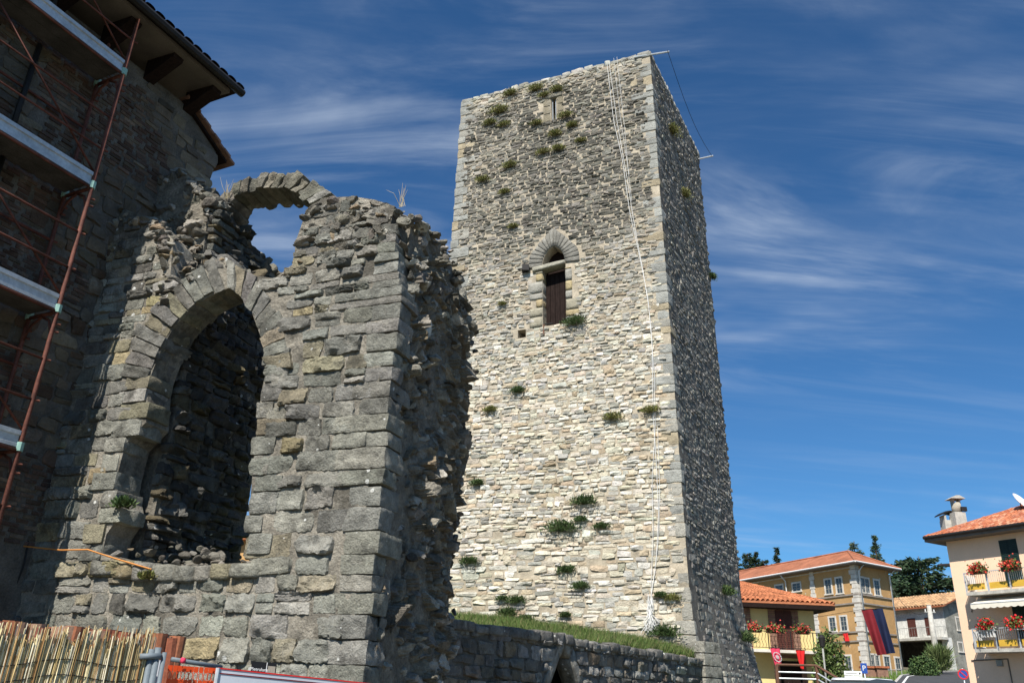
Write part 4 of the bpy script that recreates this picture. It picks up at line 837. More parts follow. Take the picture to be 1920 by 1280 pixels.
def hip_roof(parent, P4, z, over, rise, mat, thick=.12, name='roof'):
    """P4: plan corners in order round, ridge runs along the longer side"""
    P = np.array([[p[0], p[1]] for p in P4], float); c = P.mean(0)
    def off(i):
        a, b, d = P[i - 1], P[i], P[(i + 1) % 4]; e1 = (b - a) / np.linalg.norm(b - a); e2 = (d - b) / np.linalg.norm(d - b); s_ = abs(e1[0] * e2[1] - e1[1] * e2[0]); return b + (e1 - e2) * over / s_
    Q = [off(i) for i in range(4)]; l01, l12 = np.linalg.norm(P[1] - P[0]), np.linalg.norm(P[2] - P[1])
    if l01 < l12: Q = Q[1:] + Q[:1]
    m0, m1 = (Q[3] + Q[0]) / 2, (Q[1] + Q[2]) / 2; ax = (m1 - m0); ln = np.linalg.norm(ax); ax /= ln; hw_ = np.linalg.norm(Q[3] - Q[0]) / 2; ins = min(hw_, ln / 2 - .2); r0, r1 = m0 + ax * ins, m1 - ax * ins
    V = [(*q, z) for q in Q] + [(*r0, z + rise), (*r1, z + rise)]; V2 = [(x, y, zz_ - thick) for x, y, zz_ in V[:4]]
    F_ = [(0, 1, 5, 4), (1, 2, 5), (2, 3, 4, 5), (3, 0, 4), (0, 6, 7, 1), (1, 7, 8, 2), (2, 8, 9, 3), (3, 9, 6, 0), (9, 8, 7, 6)]
    o = obj(name, V + V2, F_, mat, parent); hips = MB()
    for i, j in ((0, 4), (3, 4), (1, 5), (2, 5), (4, 5)): hips.tube([np.array(V[i]) + EZ * .02, np.array(V[j]) + EZ * .02], .10, 6)
    hips.build('ridge_tiles', mat, o); return Q, V, o
def tile_ribs(parent, e0, e1, up0, up1, pitch, mat, name='tile_rows'):
    """rounded tile ribs over one roof slope: e0-e1 the eave, up0-up1 the ridge above it"""
    e0, e1, up0, up1 = map(np.array, (e0, e1, up0, up1)); n = int(np.linalg.norm(e1 - e0) / pitch); V = []; F_ = []; C_ = []
    rr = np.random.default_rng(3); nr = max(2, int(np.linalg.norm(up0 - e0) / .42))
    nrm = np.cross(e1 - e0, up0 - e0); nrm /= np.linalg.norm(nrm); nrm = nrm if nrm[2] > 0 else -nrm
    for k in range(n):
        t0, t1 = (k + .08) / n, (k + .92) / n
        for j in range(nr):
            f0, f1 = j / nr, (j + 1.08) / nr; f1 = min(f1, 1)
            q = lambda t, f: (e0 + (e1 - e0) * t) * (1 - f) + (up0 + (up1 - up0) * t) * f
            b = len(V); hgt = pitch * .42
            for f_, lift in ((f0, .03), (f1, 0.0)):
                for t_, h_ in ((t0, 0), (t0 * .75 + t1 * .25, .8), ((t0 + t1) / 2, 1), (t0 * .25 + t1 * .75, .8), (t1, 0)): V.append(q(t_, f_) + nrm * (hgt * h_ + lift))
            F_ += [(b + i, b + i + 1, b + i + 6, b + i + 5) for i in range(4)]; C_ += [rr.normal(1, .16)] * 10
    return V, F_, np.array(C_)

# ---- road, kerbs, verge
rc = [np.array(p) for p in ((13.0, 16.0), (17.5, 30.0), (22.5, 42.0), (28.0, 55.0), (34.5, 68.0), (42.5, 80.0), (53.0, 90.0), (70.0, 100.0))]
rc = [np.array([np.interp(t, range(8), [p[0] for p in rc]), np.interp(t, range(8), [p[1] for p in rc])]) for t in np.linspace(0, 7, 50)]
def strip(o0, o1, dz):
    V = []
    for i, p in enumerate(rc):
        t = rc[min(i + 1, 49)] - rc[max(i - 1, 0)]; t /= np.linalg.norm(t); n_ = np.array([t[1], -t[0]])
        for o in (o0, o1): q = p + n_ * o; V.append((q[0], q[1], gz(p) + .14 + dz))
    return V, np.array([(2 * i, 2 * i + 1, 2 * i + 3, 2 * i + 2) for i in range(49)])
v, f = strip(-3.0, 3.2, 0.0); tag(obj('road', v, f, 'asphalt', None), 'grey asphalt street climbing between the houses', None, None, 'structure')
v, f = strip(-2.75, -2.6, .006); tag(obj('road_line', v, f, 'paint_white', None), 'white edge line on the street', None, None, 'structure')
m = MB(); va, _ = strip(-3.2, -3.0, .11); vb, _ = strip(-3.2, -3.0, -.3)
m.add(va + vb, [(2 * i, 2 * i + 1, 2 * i + 3, 2 * i + 2) for i in range(49)] + [(2 * i + 1, 2 * i + 101, 2 * i + 103, 2 * i + 3) for i in range(49)] + [(2 * i, 2 * i + 2, 2 * i + 102, 2 * i + 100) for i in range(49)]); tag(m.build('kerb', 'kerbstone'), 'pale stone kerb along the street', None, None, 'structure')
v, f = strip(-9.5, -3.19, .05); tag(obj('lawn', v, f, 'turf', None), 'green lawn verge beside the street', None, None, 'structure')
r = np.random.default_rng(66); Kg = 9000; ti = r.uniform(22, 40, Kg); i_ = ti.astype(int); off_ = -r.uniform(3.25, 8.5, Kg); P = np.array([rc[i] + (rc[i + 1] - rc[i]) * (t - i) for i, t in zip(i_, ti)]); dT = np.array([(rc[i + 1] - rc[i]) / np.linalg.norm(rc[i + 1] - rc[i]) for i in i_])
P = P + np.stack([dT[:, 1], -dT[:, 0]], -1) * off_[:, None]; ctr = np.array([rc[i] for i in i_]); P3 = np.c_[P, ground_z(ctr[:, 0], ctr[:, 1]) + .17]
hgt = r.uniform(.1, .25, Kg); dv = np.stack([r.normal(0, .3, Kg), r.normal(0, .3, Kg), np.ones(Kg)], -1) * hgt[:, None]; sd_ = np.stack([np.cos(r.random(Kg) * 7), np.sin(r.random(Kg) * 7), 0 * hgt], -1) * .03
tag(obj('lawn_grass', np.stack([P3 - sd_, P3 + sd_, P3 + dv], 1).reshape(-1, 3), np.arange(Kg * 3).reshape(-1, 3), 'grass', None, np.repeat(pick([((.10, .18, .03), 3), ((.16, .22, .05), 2)], Kg, r, .2), 3, 0)), 'mown green grass on the verge by the street', None, None, 'stuff')

# ---- ochre school
SCc = atd(1613, 1150, 85); dL_ = np.array([-.36, .933]); dL_ /= np.linalg.norm(dL_); dR_ = np.array([.83, .558]); dR_ /= np.linalg.norm(dR_)
FL = Facade(SCc, -dL_); FRt = Facade(SCc, dR_); LL, LR = 26.0, None
LR = FRt.at(1676, 1150)[0]; EV = FL.at(1610, 1056)[1]; GB = gz(SCc) - .6
school = thing('ochre_building', 'three-storey ochre building with white quoins and a low orange tiled hip roof', 'building', (SCc[0], SCc[1], GB))
cn = [SCc[:2], SCc[:2] + dR_ * LR, SCc[:2] + dR_ * LR + dL_ * LL, SCc[:2] + dL_ * LL]
m = MB(); m.prism([(*p, GB) for p in cn], EZ * (EV - GB)); m.build('wall', 'render_ochre', school)
Q, V, ro = hip_roof(school, cn, EV + .12, .95, 1.75, 'roof_school')
v, f, c = tile_ribs(school, V[0], V[1], V[4], V[5], .34, 'roof_school')
m = MB()
for i in range(4): a, b = np.array([*Q[i], EV + .09]), np.array([*Q[(i + 1) % 4], EV + .09]); m.tube([a, b], .085, 6)
m.build('gutter', 'paint_white', school)
m = MB(); m.prism([(*q, EV - .06) for q in Q], EZ * .05); m.build('eave_soffit', 'soffit', school)
for px0, px1, py0, py1 in ((1546, 1561, 1083, 1115), (1567, 1581, 1080, 1114), (1485, 1503, 1090, 1110), (1453, 1470, 1094, 1114), (1554, 1569, 1154, 1185), (1575, 1590, 1152, 1184), (1564, 1579, 1228, 1262), (1584, 1598, 1226, 1260)):
    a0_, z1_ = FL.at(px0, (py0 + py1) / 2)[0], FL.at((px0 + px1) / 2, py0)[1]; a1_, z0_ = FL.at(px1, (py0 + py1) / 2)[0], FL.at((px0 + px1) / 2, py1)[1]; window(FL, school, (a0_ + a1_) / 2, z0_ + .14, max(.7, (a1_ - a0_) - .3), z1_ - z0_ - .3)
for px0, px1, py0, py1 in ((1614, 1621, 1080, 1112), (1623, 1629, 1082, 1113), (1638, 1650, 1085, 1117), (1660, 1670, 1091, 1122), (1669, 1680, 1159, 1191), (1634, 1640, 1224, 1258), (1642, 1648, 1225, 1259), (1657, 1670, 1227, 1264), (1678, 1690, 1230, 1266), (1648, 1659, 1156, 1188), (1618, 1628, 1152, 1184)):
    a0_, z1_ = FRt.at(px0, (py0 + py1) / 2)[0], FRt.at((px0 + px1) / 2, py0)[1]; a1_, z0_ = FRt.at(px1, (py0 + py1) / 2)[0], FRt.at((px0 + px1) / 2, py1)[1]
    if (a0_ + a1_) / 2 < LR - .5: window(FRt, school, (a0_ + a1_) / 2, z0_ + .14, max(.55, (a1_ - a0_) - .3), z1_ - z0_ - .3)
for py_ in (1117, 1133, 1186, 1203):
    z_ = FL.at(1575, py_)[1]; FL.one('string_course', 'band_grey', school, -LL, .1, z_ - .07, z_ + .07, -.05, .10); FRt.one('string_course', 'band_grey', school, .1, LR + .05, z_ - .07, z_ + .07, -.05, .103)
z_ = FL.at(1575, 1066)[1]; FL.one('frieze', 'stone_trim', school, -LL, 0, z_ - .05, z_ + .05, -.05, .04)
zq = GB + .2; k = 0
while zq < EV - .3:
    h = .42; w_ = .72 if k % 2 else .52
    FL.one('quoin', 'stone_trim', school, -w_, .09, zq + .015, zq + h - .015, -.05, .085); FRt.one('quoin', 'stone_trim', school, .09, w_, zq + .015, zq + h - .015, -.05, .082)
    ap = FL.at(1524, 1100)[0]
    if zq > GB + 1: FL.one('quoin', 'stone_trim', school, ap - w_ / 2, ap + w_ / 2, zq + .015, zq + h - .015, -.05, .07)
    zq += h; k += 1
for F_, a, top in ((FRt, .28, EV), (FRt, LR - .2, EV), (FL, FL.at(1476, 1090)[0], EV)):
    m = MB(); m.tube([F_.pt(a, GB, .22), F_.pt(a, EV - .6, .22), F_.pt(a, EV + .05, .9)], .07, 6); m.build('downpipe', 'paint_white', school, True)
# garden fence and brick piers in front of the school
fence = thing('garden_fence', 'thin grey rail fence with two brick piers before the ochre building', 'fence', atd(1650, 1278, 74))
pa, pb = atd(1570, 1262, 72), atd(1690, 1254, 76); g0 = min(gz(pa), gz(pb))
for z_ in (.0, -.45):
    m = MB(); m.tube([pa + EZ * z_, pb + EZ * z_], .035, 5); m.build('rail', 'pole_grey', fence)
for t_ in np.linspace(0, 1, 13): q = pa + (pb - pa) * t_; m = MB(); m.tube([(q[0], q[1], gz(q) - .2), q + EZ * .05], .035, 5); m.build('post', 'pole_grey', fence)
for px_ in (1628, 1650):
    q = atd(px_, 1252, 71); m = MB(); m.box((q[0] - .4, q[1] - .4, gz(q) - .3), (q[0] + .4, q[1] + .4, q[2])); p_ = m.build('pier', 'brick_trim', fence); m = MB(); m.box((q[0] - .5, q[1] - .5, q[2] + .003), (q[0] + .5, q[1] + .5, q[2] + .14)); m.build('pier_cap', 'terracotta', p_)

# ---- flowers
def flower_box(name, label, c, w_, r_dir, size, box='wood_rail', seed=0, group='red geranium boxes on the balconies', red=(.62, .03, .025)):
    t = thing(name, label, 'flower box', c, group); rd = np.array([r_dir[0], r_dir[1], 0]); rd /= np.linalg.norm(rd); nn = np.array([rd[1], -rd[0], 0])
    f4 = [c - rd * w_ / 2 - nn * .1, c + rd * w_ / 2 - nn * .1, c + rd * w_ / 2 + nn * .1, c - rd * w_ / 2 + nn * .1]; m = MB(); m.hexa([np.array(q) for q in f4] + [q + EZ * .2 for q in f4]); m.build('trough', box, t)
    rr = np.random.default_rng(seed); K = 420; C = c + rd * (np.clip(rr.normal(0, .26, (K, 1)), -.6, .6) * w_) + nn * rr.normal(.05, .12, (K, 1)) + EZ * (.16 + np.abs(rr.normal(0, .5, (K, 1))) * size - .12 * rr.random((K, 1)))
    v_, f_ = leaf_quads(C, .11, seed, .2, .9); gcol = pick([((.08, .13, .03), 2), ((.13, .17, .05), 1)], K, rr, .2); obj('leaves', v_, f_, 'leaf', t, np.repeat(gcol, 4, 0))
    K = 210; C = c + rd * (np.clip(rr.normal(0, .25, (K, 1)), -.6, .6) * w_) + nn * rr.normal(.10, .12, (K, 1)) + EZ * (.26 + np.abs(rr.normal(0, .5, (K, 1))) * size - .25 * rr.random((K, 1)))
    v_, f_ = leaf_quads(C, .11, seed + 1, .3, 1.0); obj('blossoms', v_, f_, 'flower', t, np.repeat(pick([(red, 3), (tuple(np.array(red) * 1.25), 1)], K, rr, .2), 4, 0)); return t
# ---- hanging cloths
def hanging(name, label, corners, mat, cat='flag', folds=3, amp=.06, group=None, split=None, emblem=None):
    tl, tr, br, bl = [np.array(c, float) for c in corners]; nx, ny = 16, 14; n_ = np.cross(tr - tl, bl - tl); n_ /= np.linalg.norm(n_); t = thing(name, label, cat, (tl + tr) / 2, group)
    def sheet(u0, u1, mt, nm, parent):
        V = []
        for s_ in (0, 1):
            for j in range(ny + 1):
                for i in range(nx + 1):
                    u = u0 + (u1 - u0) * i / nx; v_ = j / ny; p = (tl * (1 - u) + tr * u) * (1 - v_) + (bl * (1 - u) + br * u) * v_; V.append(p + n_ * (amp * math.sin(u * folds * 6.28 + v_ * 2) * (.25 + v_) + s_ * .012))
        w_ = nx + 1; K = w_ * (ny + 1); Fq = [(j * w_ + i, j * w_ + i + 1, (j + 1) * w_ + i + 1, (j + 1) * w_ + i) for j in range(ny) for i in range(nx)]
        return obj(nm, V, Fq + [tuple(reversed([x + K for x in q])) for q in Fq], mt, parent, None, True)
    if split: a = sheet(0, split[0], mat, 'stripe', t); sheet(split[0], 1, split[1], 'stripe', t)
    else: a = sheet(0, 1, mat, 'cloth', t)
    m = MB(); m.tube([tl + EZ * .02, tr + EZ * .02], .02, 5); m.build('hanging_rod', 'iron_dark', t)
    if emblem: 
        c = tl * .25 + tr * .25 + bl * .25 + br * .25; sgn = 1 if ((EYE - c) @ n_) > 0 else -1; U = (tr - tl) / np.linalg.norm(tr - tl); Vv = (tl - bl) / np.linalg.norm(tl - bl); m = MB()
        for k_ in range(2): R0, R1 = ((.2, .25), (.09, .13))[k_]; 
        for R0, R1 in ((.19, .24), (.0, .1)):
            for k_ in range(14):
                a0_, a1_ = 6.283 * k_ / 14, 6.283 * (k_ + .8) / 14; P4 = [c + n_ * sgn * .09 + U * R * math.cos(a_) + Vv * R * 1.2 * math.sin(a_) for R, a_ in ((R0, a0_), (R1, a0_), (R1, a1_), (R0, a1_))]; m.add(P4, [(0, 1, 2, 3)])
        m.build('emblem', 'curtain', t)
    return t

# ---- yellow house with balcony
YD = 55; YP = atd(1533, 1222, YD); FY = Facade(YP, (1.0, .05)); yz = YP[2]; YE = FY.at(1460, 1140)[1]; YB = gz(YP) - .8; YL = -9.5
yellow = thing('yellow_house', 'yellow rendered house with an orange hip roof and iron balcony beside the tower', 'house', (YP[0] - 4, YP[1], YB))
q0, q1 = FY.pt(YL, 0), FY.pt(0, 0); cn = [q0[:2], q1[:2], (FY.pt(0, 0, -9))[:2], (FY.pt(YL, 0, -9))[:2]]
m = MB(); m.prism([(*p, YB) for p in cn], EZ * (YE - YB)); m.build('wall', 'render_yellow', yellow)
Q, V, ro = hip_roof(yellow, cn, YE + .28, .95, 2.0, 'roof_orange', .10)
v, f, c = tile_ribs(yellow, V[0], V[1], V[4], V[5], .3, 'roof_orange'); obj('tile_rows', v, f, 'roof_old', yellow, np.outer(c, (.43, .155, .07)))
m = MB(); m.prism([(*q, YE - .06) for q in Q], EZ * .22); m.build('eave_soffit', 'dark_wood', yellow)
def brown_door(F, parent, px0, px1, py0, py1, trim=True):
    a0_, a1_ = F.at(px0, (py0 + py1) / 2)[0], F.at(px1, (py0 + py1) / 2)[0]; z1_, z0_ = F.at((px0 + px1) / 2, py0)[1], F.at((px0 + px1) / 2, py1)[1]
    m = MB(); w_ = (a1_ - a0_) / 2
    for k in range(2): F.box(m, a0_ + k * w_ + .01, a0_ + (k + 1) * w_ - .01, z0_, z1_, -.05, .04)
    d = m.build('shutter_door', 'shutter_brown', parent)
    s_ = MB(); n = int((z1_ - z0_ - .2) / .12)
    for k in range(n):
        for j in range(2): F.box(s_, a0_ + j * w_ + .08, a0_ + (j + 1) * w_ - .08, z0_ + .1 + k * .12, z0_ + .16 + k * .12, .041, .06)
    s_.build('louvre', 'shutter_brown', d)
    if trim:
        zb = z0_
        while zb < z1_ + .5:
            if zb < z1_: F.one('brick_trim', 'brick_trim', parent, a0_ - .42, a0_ - .01, zb, zb + .23, -.05, .06); F.one('brick_trim', 'brick_trim', parent, a1_ + .01, a1_ + .40, zb, zb + .23, -.05, .06)
            zb += .25
        F.one('door_head', 'brick_trim', parent, a0_ - .42, a1_ + .40, z1_ + .03, min(z1_ + .42, YE - .08), -.05, .062)
brown_door(FY, yellow, 1455, 1486, 1142, 1218); brown_door(FY, yellow, 1378, 1396, 1138, 1214)
BA0, BA1 = FY.at(1399, 1217)[0] - 3.0, FY.at(1541, 1222)[0] + .05; bz = yz
FY.one('balcony_slab', 'stone_trim', yellow, BA0, BA1, bz - .16, bz, .0, 1.15)
rl = MB(); rt = bz + 1.0
rail = FY.one('balcony_rail', 'iron_dark', yellow, BA0, BA1, rt - .03, rt + .01, 1.08, 1.13); FY.one('bottom_rail', 'iron_dark', rail, BA0, BA1, bz + .08, bz + .11, 1.09, 1.12)
m = MB(); m.tube([FY.pt(BA1 - .02, rt, .02), FY.pt(BA1 - .02, rt, 1.1)], .02, 5); m.tube([FY.pt(BA1 - .02, bz + .1, .02), FY.pt(BA1 - .02, bz + .1, 1.1)], .015, 5); m.build('side_rail', 'iron_dark', rail)
n = int((BA1 - BA0) / .19); m = MB()
for k in range(n + 1):
    a = BA0 + (BA1 - BA0) * k / n
    if k % 7 == 0: mm = MB(); mm.tube([FY.pt(a, bz, 1.1), FY.pt(a, rt + .02, 1.1)], .03, 6); mm.build('rail_post', 'iron_dark', rail)
    else:
        pts = [FY.pt(a + .045 * math.sin(t * 9.4), bz + .1 + t * .88, 1.1 + .05 * math.sin(t * 3.14)) for t in np.linspace(0, 1, 7)]; mm = MB(); mm.tube(pts, .012, 4); mm.build('baluster', 'iron_dark', rail)
for k in range(5): mm = MB(); mm.tube([FY.pt(BA1 - .02, bz + .1, .1 + k * .2), FY.pt(BA1 - .02, rt, .1 + k * .2)], .012, 4); mm.build('baluster', 'iron_dark', rail)
g0_, g1_ = FY.at(1462, 1250)[0], FY.at(1502, 1250)[0]; FY.one('ground_floor_door', 'dark_wood', yellow, g0_, g1_, YB, bz - .55, -.05, .03)
for a in (g0_ - .15, g1_ + .15): FY.one('door_jamb', 'brick_trim', yellow, a - .15, a + .15, YB, bz - .4, -.05, .05)
FY.one('door_head', 'brick_trim', yellow, g0_ - .3, g1_ + .3, bz - .395, bz - .2, -.05, .052)
for i, (px_, lab, wd) in enumerate(((1409, 'red geraniums on the iron balcony rail nearest the tower', 1.1), (1453, 'pinkish red geraniums on the balcony rail before the brown shutter door', 1.0), (1501, 'geranium box near the open corner of the iron balcony', .95))):
    a = FY.at(px_, 1190, 1.2)[0]; flower_box('flower_box', lab, FY.pt(a, rt - .12, 1.24), wd, (1, .05), .30, 'wood_rail', 40 + i, red=(.50, .06, .05))
for i, (c4, mt, lab) in enumerate((([(1393, 1211), (1412, 1212), (1411, 1245), (1402, 1243)], 'cloth_pink', 'crimson pennant half hidden by the tower edge'), ([(1444, 1214), (1462, 1215), (1466, 1246), (1455, 1249)], 'cloth_pink', 'pink pennant with a white crest hanging from the balcony'), ([(1492, 1218), (1509, 1219), (1508, 1254), (1502, 1252)], 'cloth_red', 'plain bright red pennant hanging from the balcony'))):
    P4 = [FY.pt(*FY.at(x, y, 1.2), 1.2) for x, y in c4]; hanging('pennant', lab, P4, mt, 'pennant', 2, .05, 'pennants below the iron balcony', None, i == 1)
c4 = [FL.pt(*FL.at(x, y, .25), .25) for x, y in ((1580, 1187), (1589, 1186), (1592, 1201), (1584, 1201))]; hanging('pennant', 'small red pennant on the ochre facade', c4, 'cloth_red', 'pennant', 2, .05)
# the big two-coloured flag hangs from a wire across the street
fD = 56; c4 = [atd(1615, 1143, fD), atd(1655, 1140, fD), atd(1679, 1223, fD), atd(1645, 1228, fD)]
hanging('large_flag', 'large flag with a dark red and a navy blue stripe hanging over the street', c4, 'cloth_darkred', 'flag', 2, .14, None, (.52, 'cloth_blue'))
m = MB(); m.tube([FY.pt(0, YE - .4, -3), atd(1615, 1142, fD), atd(1655, 1139, fD), atd(1800, 1130, 55)], .012, 4); tag(m.build('flag_wire', 'iron_dark'), 'thin wire across the street carrying the large flag', 'wire')

# ---- white house with the brown tiled roof
WP = atd(1776, 1190, 100); dWl = np.array([-.42, .908]); dWr = np.array([.82, .572]); FW = Facade(WP, -dWl); FWr = Facade(WP, dWr); WB = gz(WP) - .8
white = thing('white_house', 'small weathered white house with brown shutters above an open dark shed', 'house', (WP[0], WP[1], WB))
wz = FW.at(1730, 1196)[1]; WE = FW.at(1730, 1138)[1]; WLn = 14.0; WRn = 9.0
cn = [WP[:2], WP[:2] + dWr * WRn, WP[:2] + dWr * WRn + dWl * WLn, WP[:2] + dWl * WLn]
m = MB(); m.prism([(*p, wz) for p in cn], EZ * (WE - wz)); m.build('upper_wall', 'render_white', white)
m = MB(); m.prism([(*(p), WB) for p in ((cn[0] + dWl * 1.9), cn[1] + dWl * 1.9, cn[2], cn[3])], EZ * (wz - WB - .01)); 
back_in = MB(); i0 = WP[:2] + dWr * 4.5; back_in.prism([(*p, WB) for p in (i0, cn[1], cn[2], i0 + dWl * WLn)], EZ * (wz - WB - .01)); back_in.build('shed_back', 'mortar_dark', white)
FWr.one('side_wall', 'render_grey', white, .9, WRn, WB, wz - .01, -.3, .03); FWr.one('side_upper', 'render_grey', white, .05, WRn, wz, WE, -.1, .03)
FW.one('shed_pillar', 'render_white', white, -.75, 0.0, WB, wz - .012, -.6, 0.0); FW.one('shed_side', 'render_grey', white, -WLn, -WLn + 4.6, WB, wz - .012, -4.4, -.02)
FW.one('balcony_slab', 'concrete', white, -WLn, .1, wz - .25, wz - .002, .0, 1.0)
m = MB(); m.tube([FW.pt(-WLn, wz + 1, .95), FW.pt(.05, wz + 1, .95), FW.pt(.05, wz + 1, .02)], .025, 5); rr_ = m.build('balcony_rail', 'pole_grey', white)
for k in range(46): m = MB(); a = -WLn + (WLn) * k / 45; m.tube([FW.pt(a, wz, .95), FW.pt(a, wz + 1, .95)], .010, 4); m.build('baluster', 'pole_grey', rr_)
for px0, px1, py0, py1 in ((1703, 1718, 1159, 1193), (1736, 1748, 1157, 1190)):
    a0_, a1_ = FW.at(px0, 1175)[0], FW.at(px1, 1175)[0]; z1_, z0_ = FW.at(px0, py0)[1], FW.at(px0, py1)[1]; FW.one('shutter', 'shutter_brown', white, a0_, a1_, z0_, z1_, -.05, .05)
for px_, py0, py1, hh in ((1797, 1157, 1180, 1.2), (1801, 1209, 1220, .8)):
    a_ = FWr.at(px_, (py0 + py1) / 2)[0]; z0_ = FWr.at(px_, py1)[1]
    if a_ < WRn - 1: window(FWr, white, a_, z0_, .8, hh, 'stone_trim', 'glass_dark', bars=1)
ro_ = .7; rise = 1.75; e0, e1 = FW.pt(-WLn - ro_, WE - .05, ro_), FW.pt(ro_, WE - .05, ro_); mid = dWr * WRn / 2; u0, u1 = FW.pt(-WLn - ro_, WE + rise, 0) + np.array([*mid, 0]), FW.pt(ro_, WE + rise, 0) + np.array([*mid, 0]); far = np.array([*(dWr * (WRn + 2 * ro_)), 0]); b0, b1 = e0 + far, e1 + far
V = [e0, e1, u1, u0, b1, b0]; V = V + [x + EZ * -.12 for x in V]
ro = obj('roof', V, [(0, 1, 2, 3), (3, 2, 4, 5), (7, 6, 9, 8), (8, 9, 11, 10), (0, 6, 7, 1), (1, 7, 8, 2), (2, 8, 10, 4), (5, 11, 9, 3), (3, 9, 6, 0), (4, 10, 11, 5)], 'terracotta', white)
v, f, c = tile_ribs(white, e0, e1, u0, u1, .36, 'roof_old'); rrg = np.random.default_rng(2); obj('tile_rows', v, f, 'roof_old', ro, np.outer(c, (.47, .29, .155)) * (1 + .0 * c[:, None]))
m = MB(); m.prism([FWr.pt(0, WE, .0), FWr.pt(WRn, WE, .0), FWr.pt(WRn / 2, WE + rise - .15, .0)], -FWr.n * .3); m.build('gable', 'render_grey', white)
# ---- electricity pole
q = atd(1757, 1232, 88); t_ = atd(1742, 1133, 88); tt_ = thing('utility_pole', 'tapered grey concrete utility pole before the white house', 'pole', (q[0], q[1], gz(q)))
m = MB(); m.tube([(q[0], q[1], gz(q) - .3), (q[0], q[1], t_[2])], [.30, .19], 10); m.build('shaft', 'concrete', tt_, True); m = MB(); m.box((q[0] - .5, q[1] - .06, t_[2] - .7), (q[0] + .5, q[1] + .06, t_[2] - .6)); cb = m.build('crossarm', 'pole_grey', tt_)
for dx_ in (-.4, 0, .4): m = MB(); m.tube([(q[0] + dx_, q[1], t_[2] - .6), (q[0] + dx_, q[1], t_[2] - .4)], .05, 6); m.build('insulator', 'paint_white', cb)
m = MB(); p0 = np.array([q[0], q[1], t_[2] - .5]); m.tube([p0 + (FRt.pt(LR, EV - 1.6, .1) - p0) * t - EZ * 1.2 * math.sin(t * 3.14) for t in np.linspace(0, 1, 8)], .02, 4); tag(m.build('power_line', 'iron_dark'), 'slack dark power line between the pole and the ochre building', 'cable')

# ---- pink house with balconies
PD_ = 54; PP = atd(1797, 1150, PD_); FP = Facade(PP, (.5, -.866)); PB = gz(PP) - .8; PE = FP.at(1800, 1011)[1]; PLn = 11.0
pink = thing('pink_house', 'salmon pink house with flowered balconies and a red tiled roof at the right edge', 'house', (PP[0], PP[1], PB))
cn = [PP[:2], PP[:2] + FP.r[:2] * PLn, PP[:2] + FP.r[:2] * PLn - FP.n[:2] * 9, PP[:2] - FP.n[:2] * 9]
m = MB(); m.prism([(*p, PB) for p in cn], EZ * (PE - PB)); m.build('wall', 'render_pink', pink)
Q, V, ro = hip_roof(pink, cn, PE + .22, .8, 2.35, 'terracotta', .06)
m = MB(); m.prism([(*q, PE - .03) for q in Q], EZ * .18); m.build('eave_soffit', 'soffit', pink)
e0, e1 = np.array(V[0]), np.array(V[1]); cands = [(i, (np.array(V[i]), np.array(V[(i + 1) % 4]))) for i in range(4)]
best = min(cands, key=lambda c: ((c[1][0] + c[1][1]) / 2 - FP.pt(PLn / 2, PE, .8)) @ ((c[1][0] + c[1][1]) / 2 - FP.pt(PLn / 2, PE, .8))); ei = best[0]; e0, e1 = best[1]
if (e1 - e0) @ FP.r < 0: e0, e1 = e1, e0
m = MB(); m.tube([e0 + FP.n * .06 - EZ * .02, e1 + FP.n * .06 - EZ * .02], .09, 8); m.build('gutter', 'iron_dark', pink)
ridge = sorted([np.array(V[4]), np.array(V[5])], key=lambda p: (p - FP.P) @ FP.r); slope_len = 6.5
tv = MB()
for k in range(6): a0_ = math.pi * k / 5; tv.v.append((.105 * math.cos(a0_), 0, .085 * math.sin(a0_))); 
for k in range(6): a0_ = math.pi * k / 5; tv.v.append((.088 * math.cos(a0_), .46, .075 * math.sin(a0_)))
tmesh = []
upv = np.array([*((ridge[0] - e0)[:2]), 0]); base_in = -FP.n; hspan = ((ridge[0] - e0) @ base_in); rise_ = ridge[0][2] - e0[2]; sl = (base_in * hspan + EZ * rise_); sl_len = np.linalg.norm(sl); sl /= sl_len; sn = np.cross(FP.r, sl); sn = sn if sn[2] > 0 else -sn
pals = [(.40, .13, .06), (.46, .17, .085), (.34, .10, .05), (.50, .24, .14), (.38, .15, .09)]
for c_ in pals:
    me = bpy.data.meshes.new('roof_tile'); me.from_pydata(tv.v, [], [(k, k + 1, k + 7, k + 6) for k in range(5)]); me.update(); a_ = me.color_attributes.new('Col', 'FLOAT_COLOR', 'POINT'); a_.data.foreach_set('color', np.tile([*c_, 1.0], 12).astype(np.float32)); me.polygons.foreach_set('use_smooth', [True] * 5); me.materials.append(MAT['tile_clay']); tmesh.append(me)
rm = Matrix(((FP.r[0], sl[0], sn[0]), (FP.r[1], sl[1], sn[1]), (FP.r[2], sl[2], sn[2]))).to_4x4(); elen = np.linalg.norm(e1 - e0); cnt = 0; rr = np.random.default_rng(8)
for row in range(16):
    for kx in range(int(elen / .215)):
        a = .12 + kx * .215; dn = row * .40
        if a < dn * hspan / sl_len * 1.0 + .05 or dn > sl_len - .2 or cnt >= 290 or a > 7.6: continue
        p = e0 + FP.r * (a + rr.normal(0, .008)) + sl * (dn - .03) + sn * (.015 + .02 * (row % 2 == 0) * 0 + rr.uniform(0, .012))
        o = link_mesh('roof_tile', tmesh[rr.integers(0, 5)], ro, p); o.rotation_euler = rm.to_euler(); cnt += 1
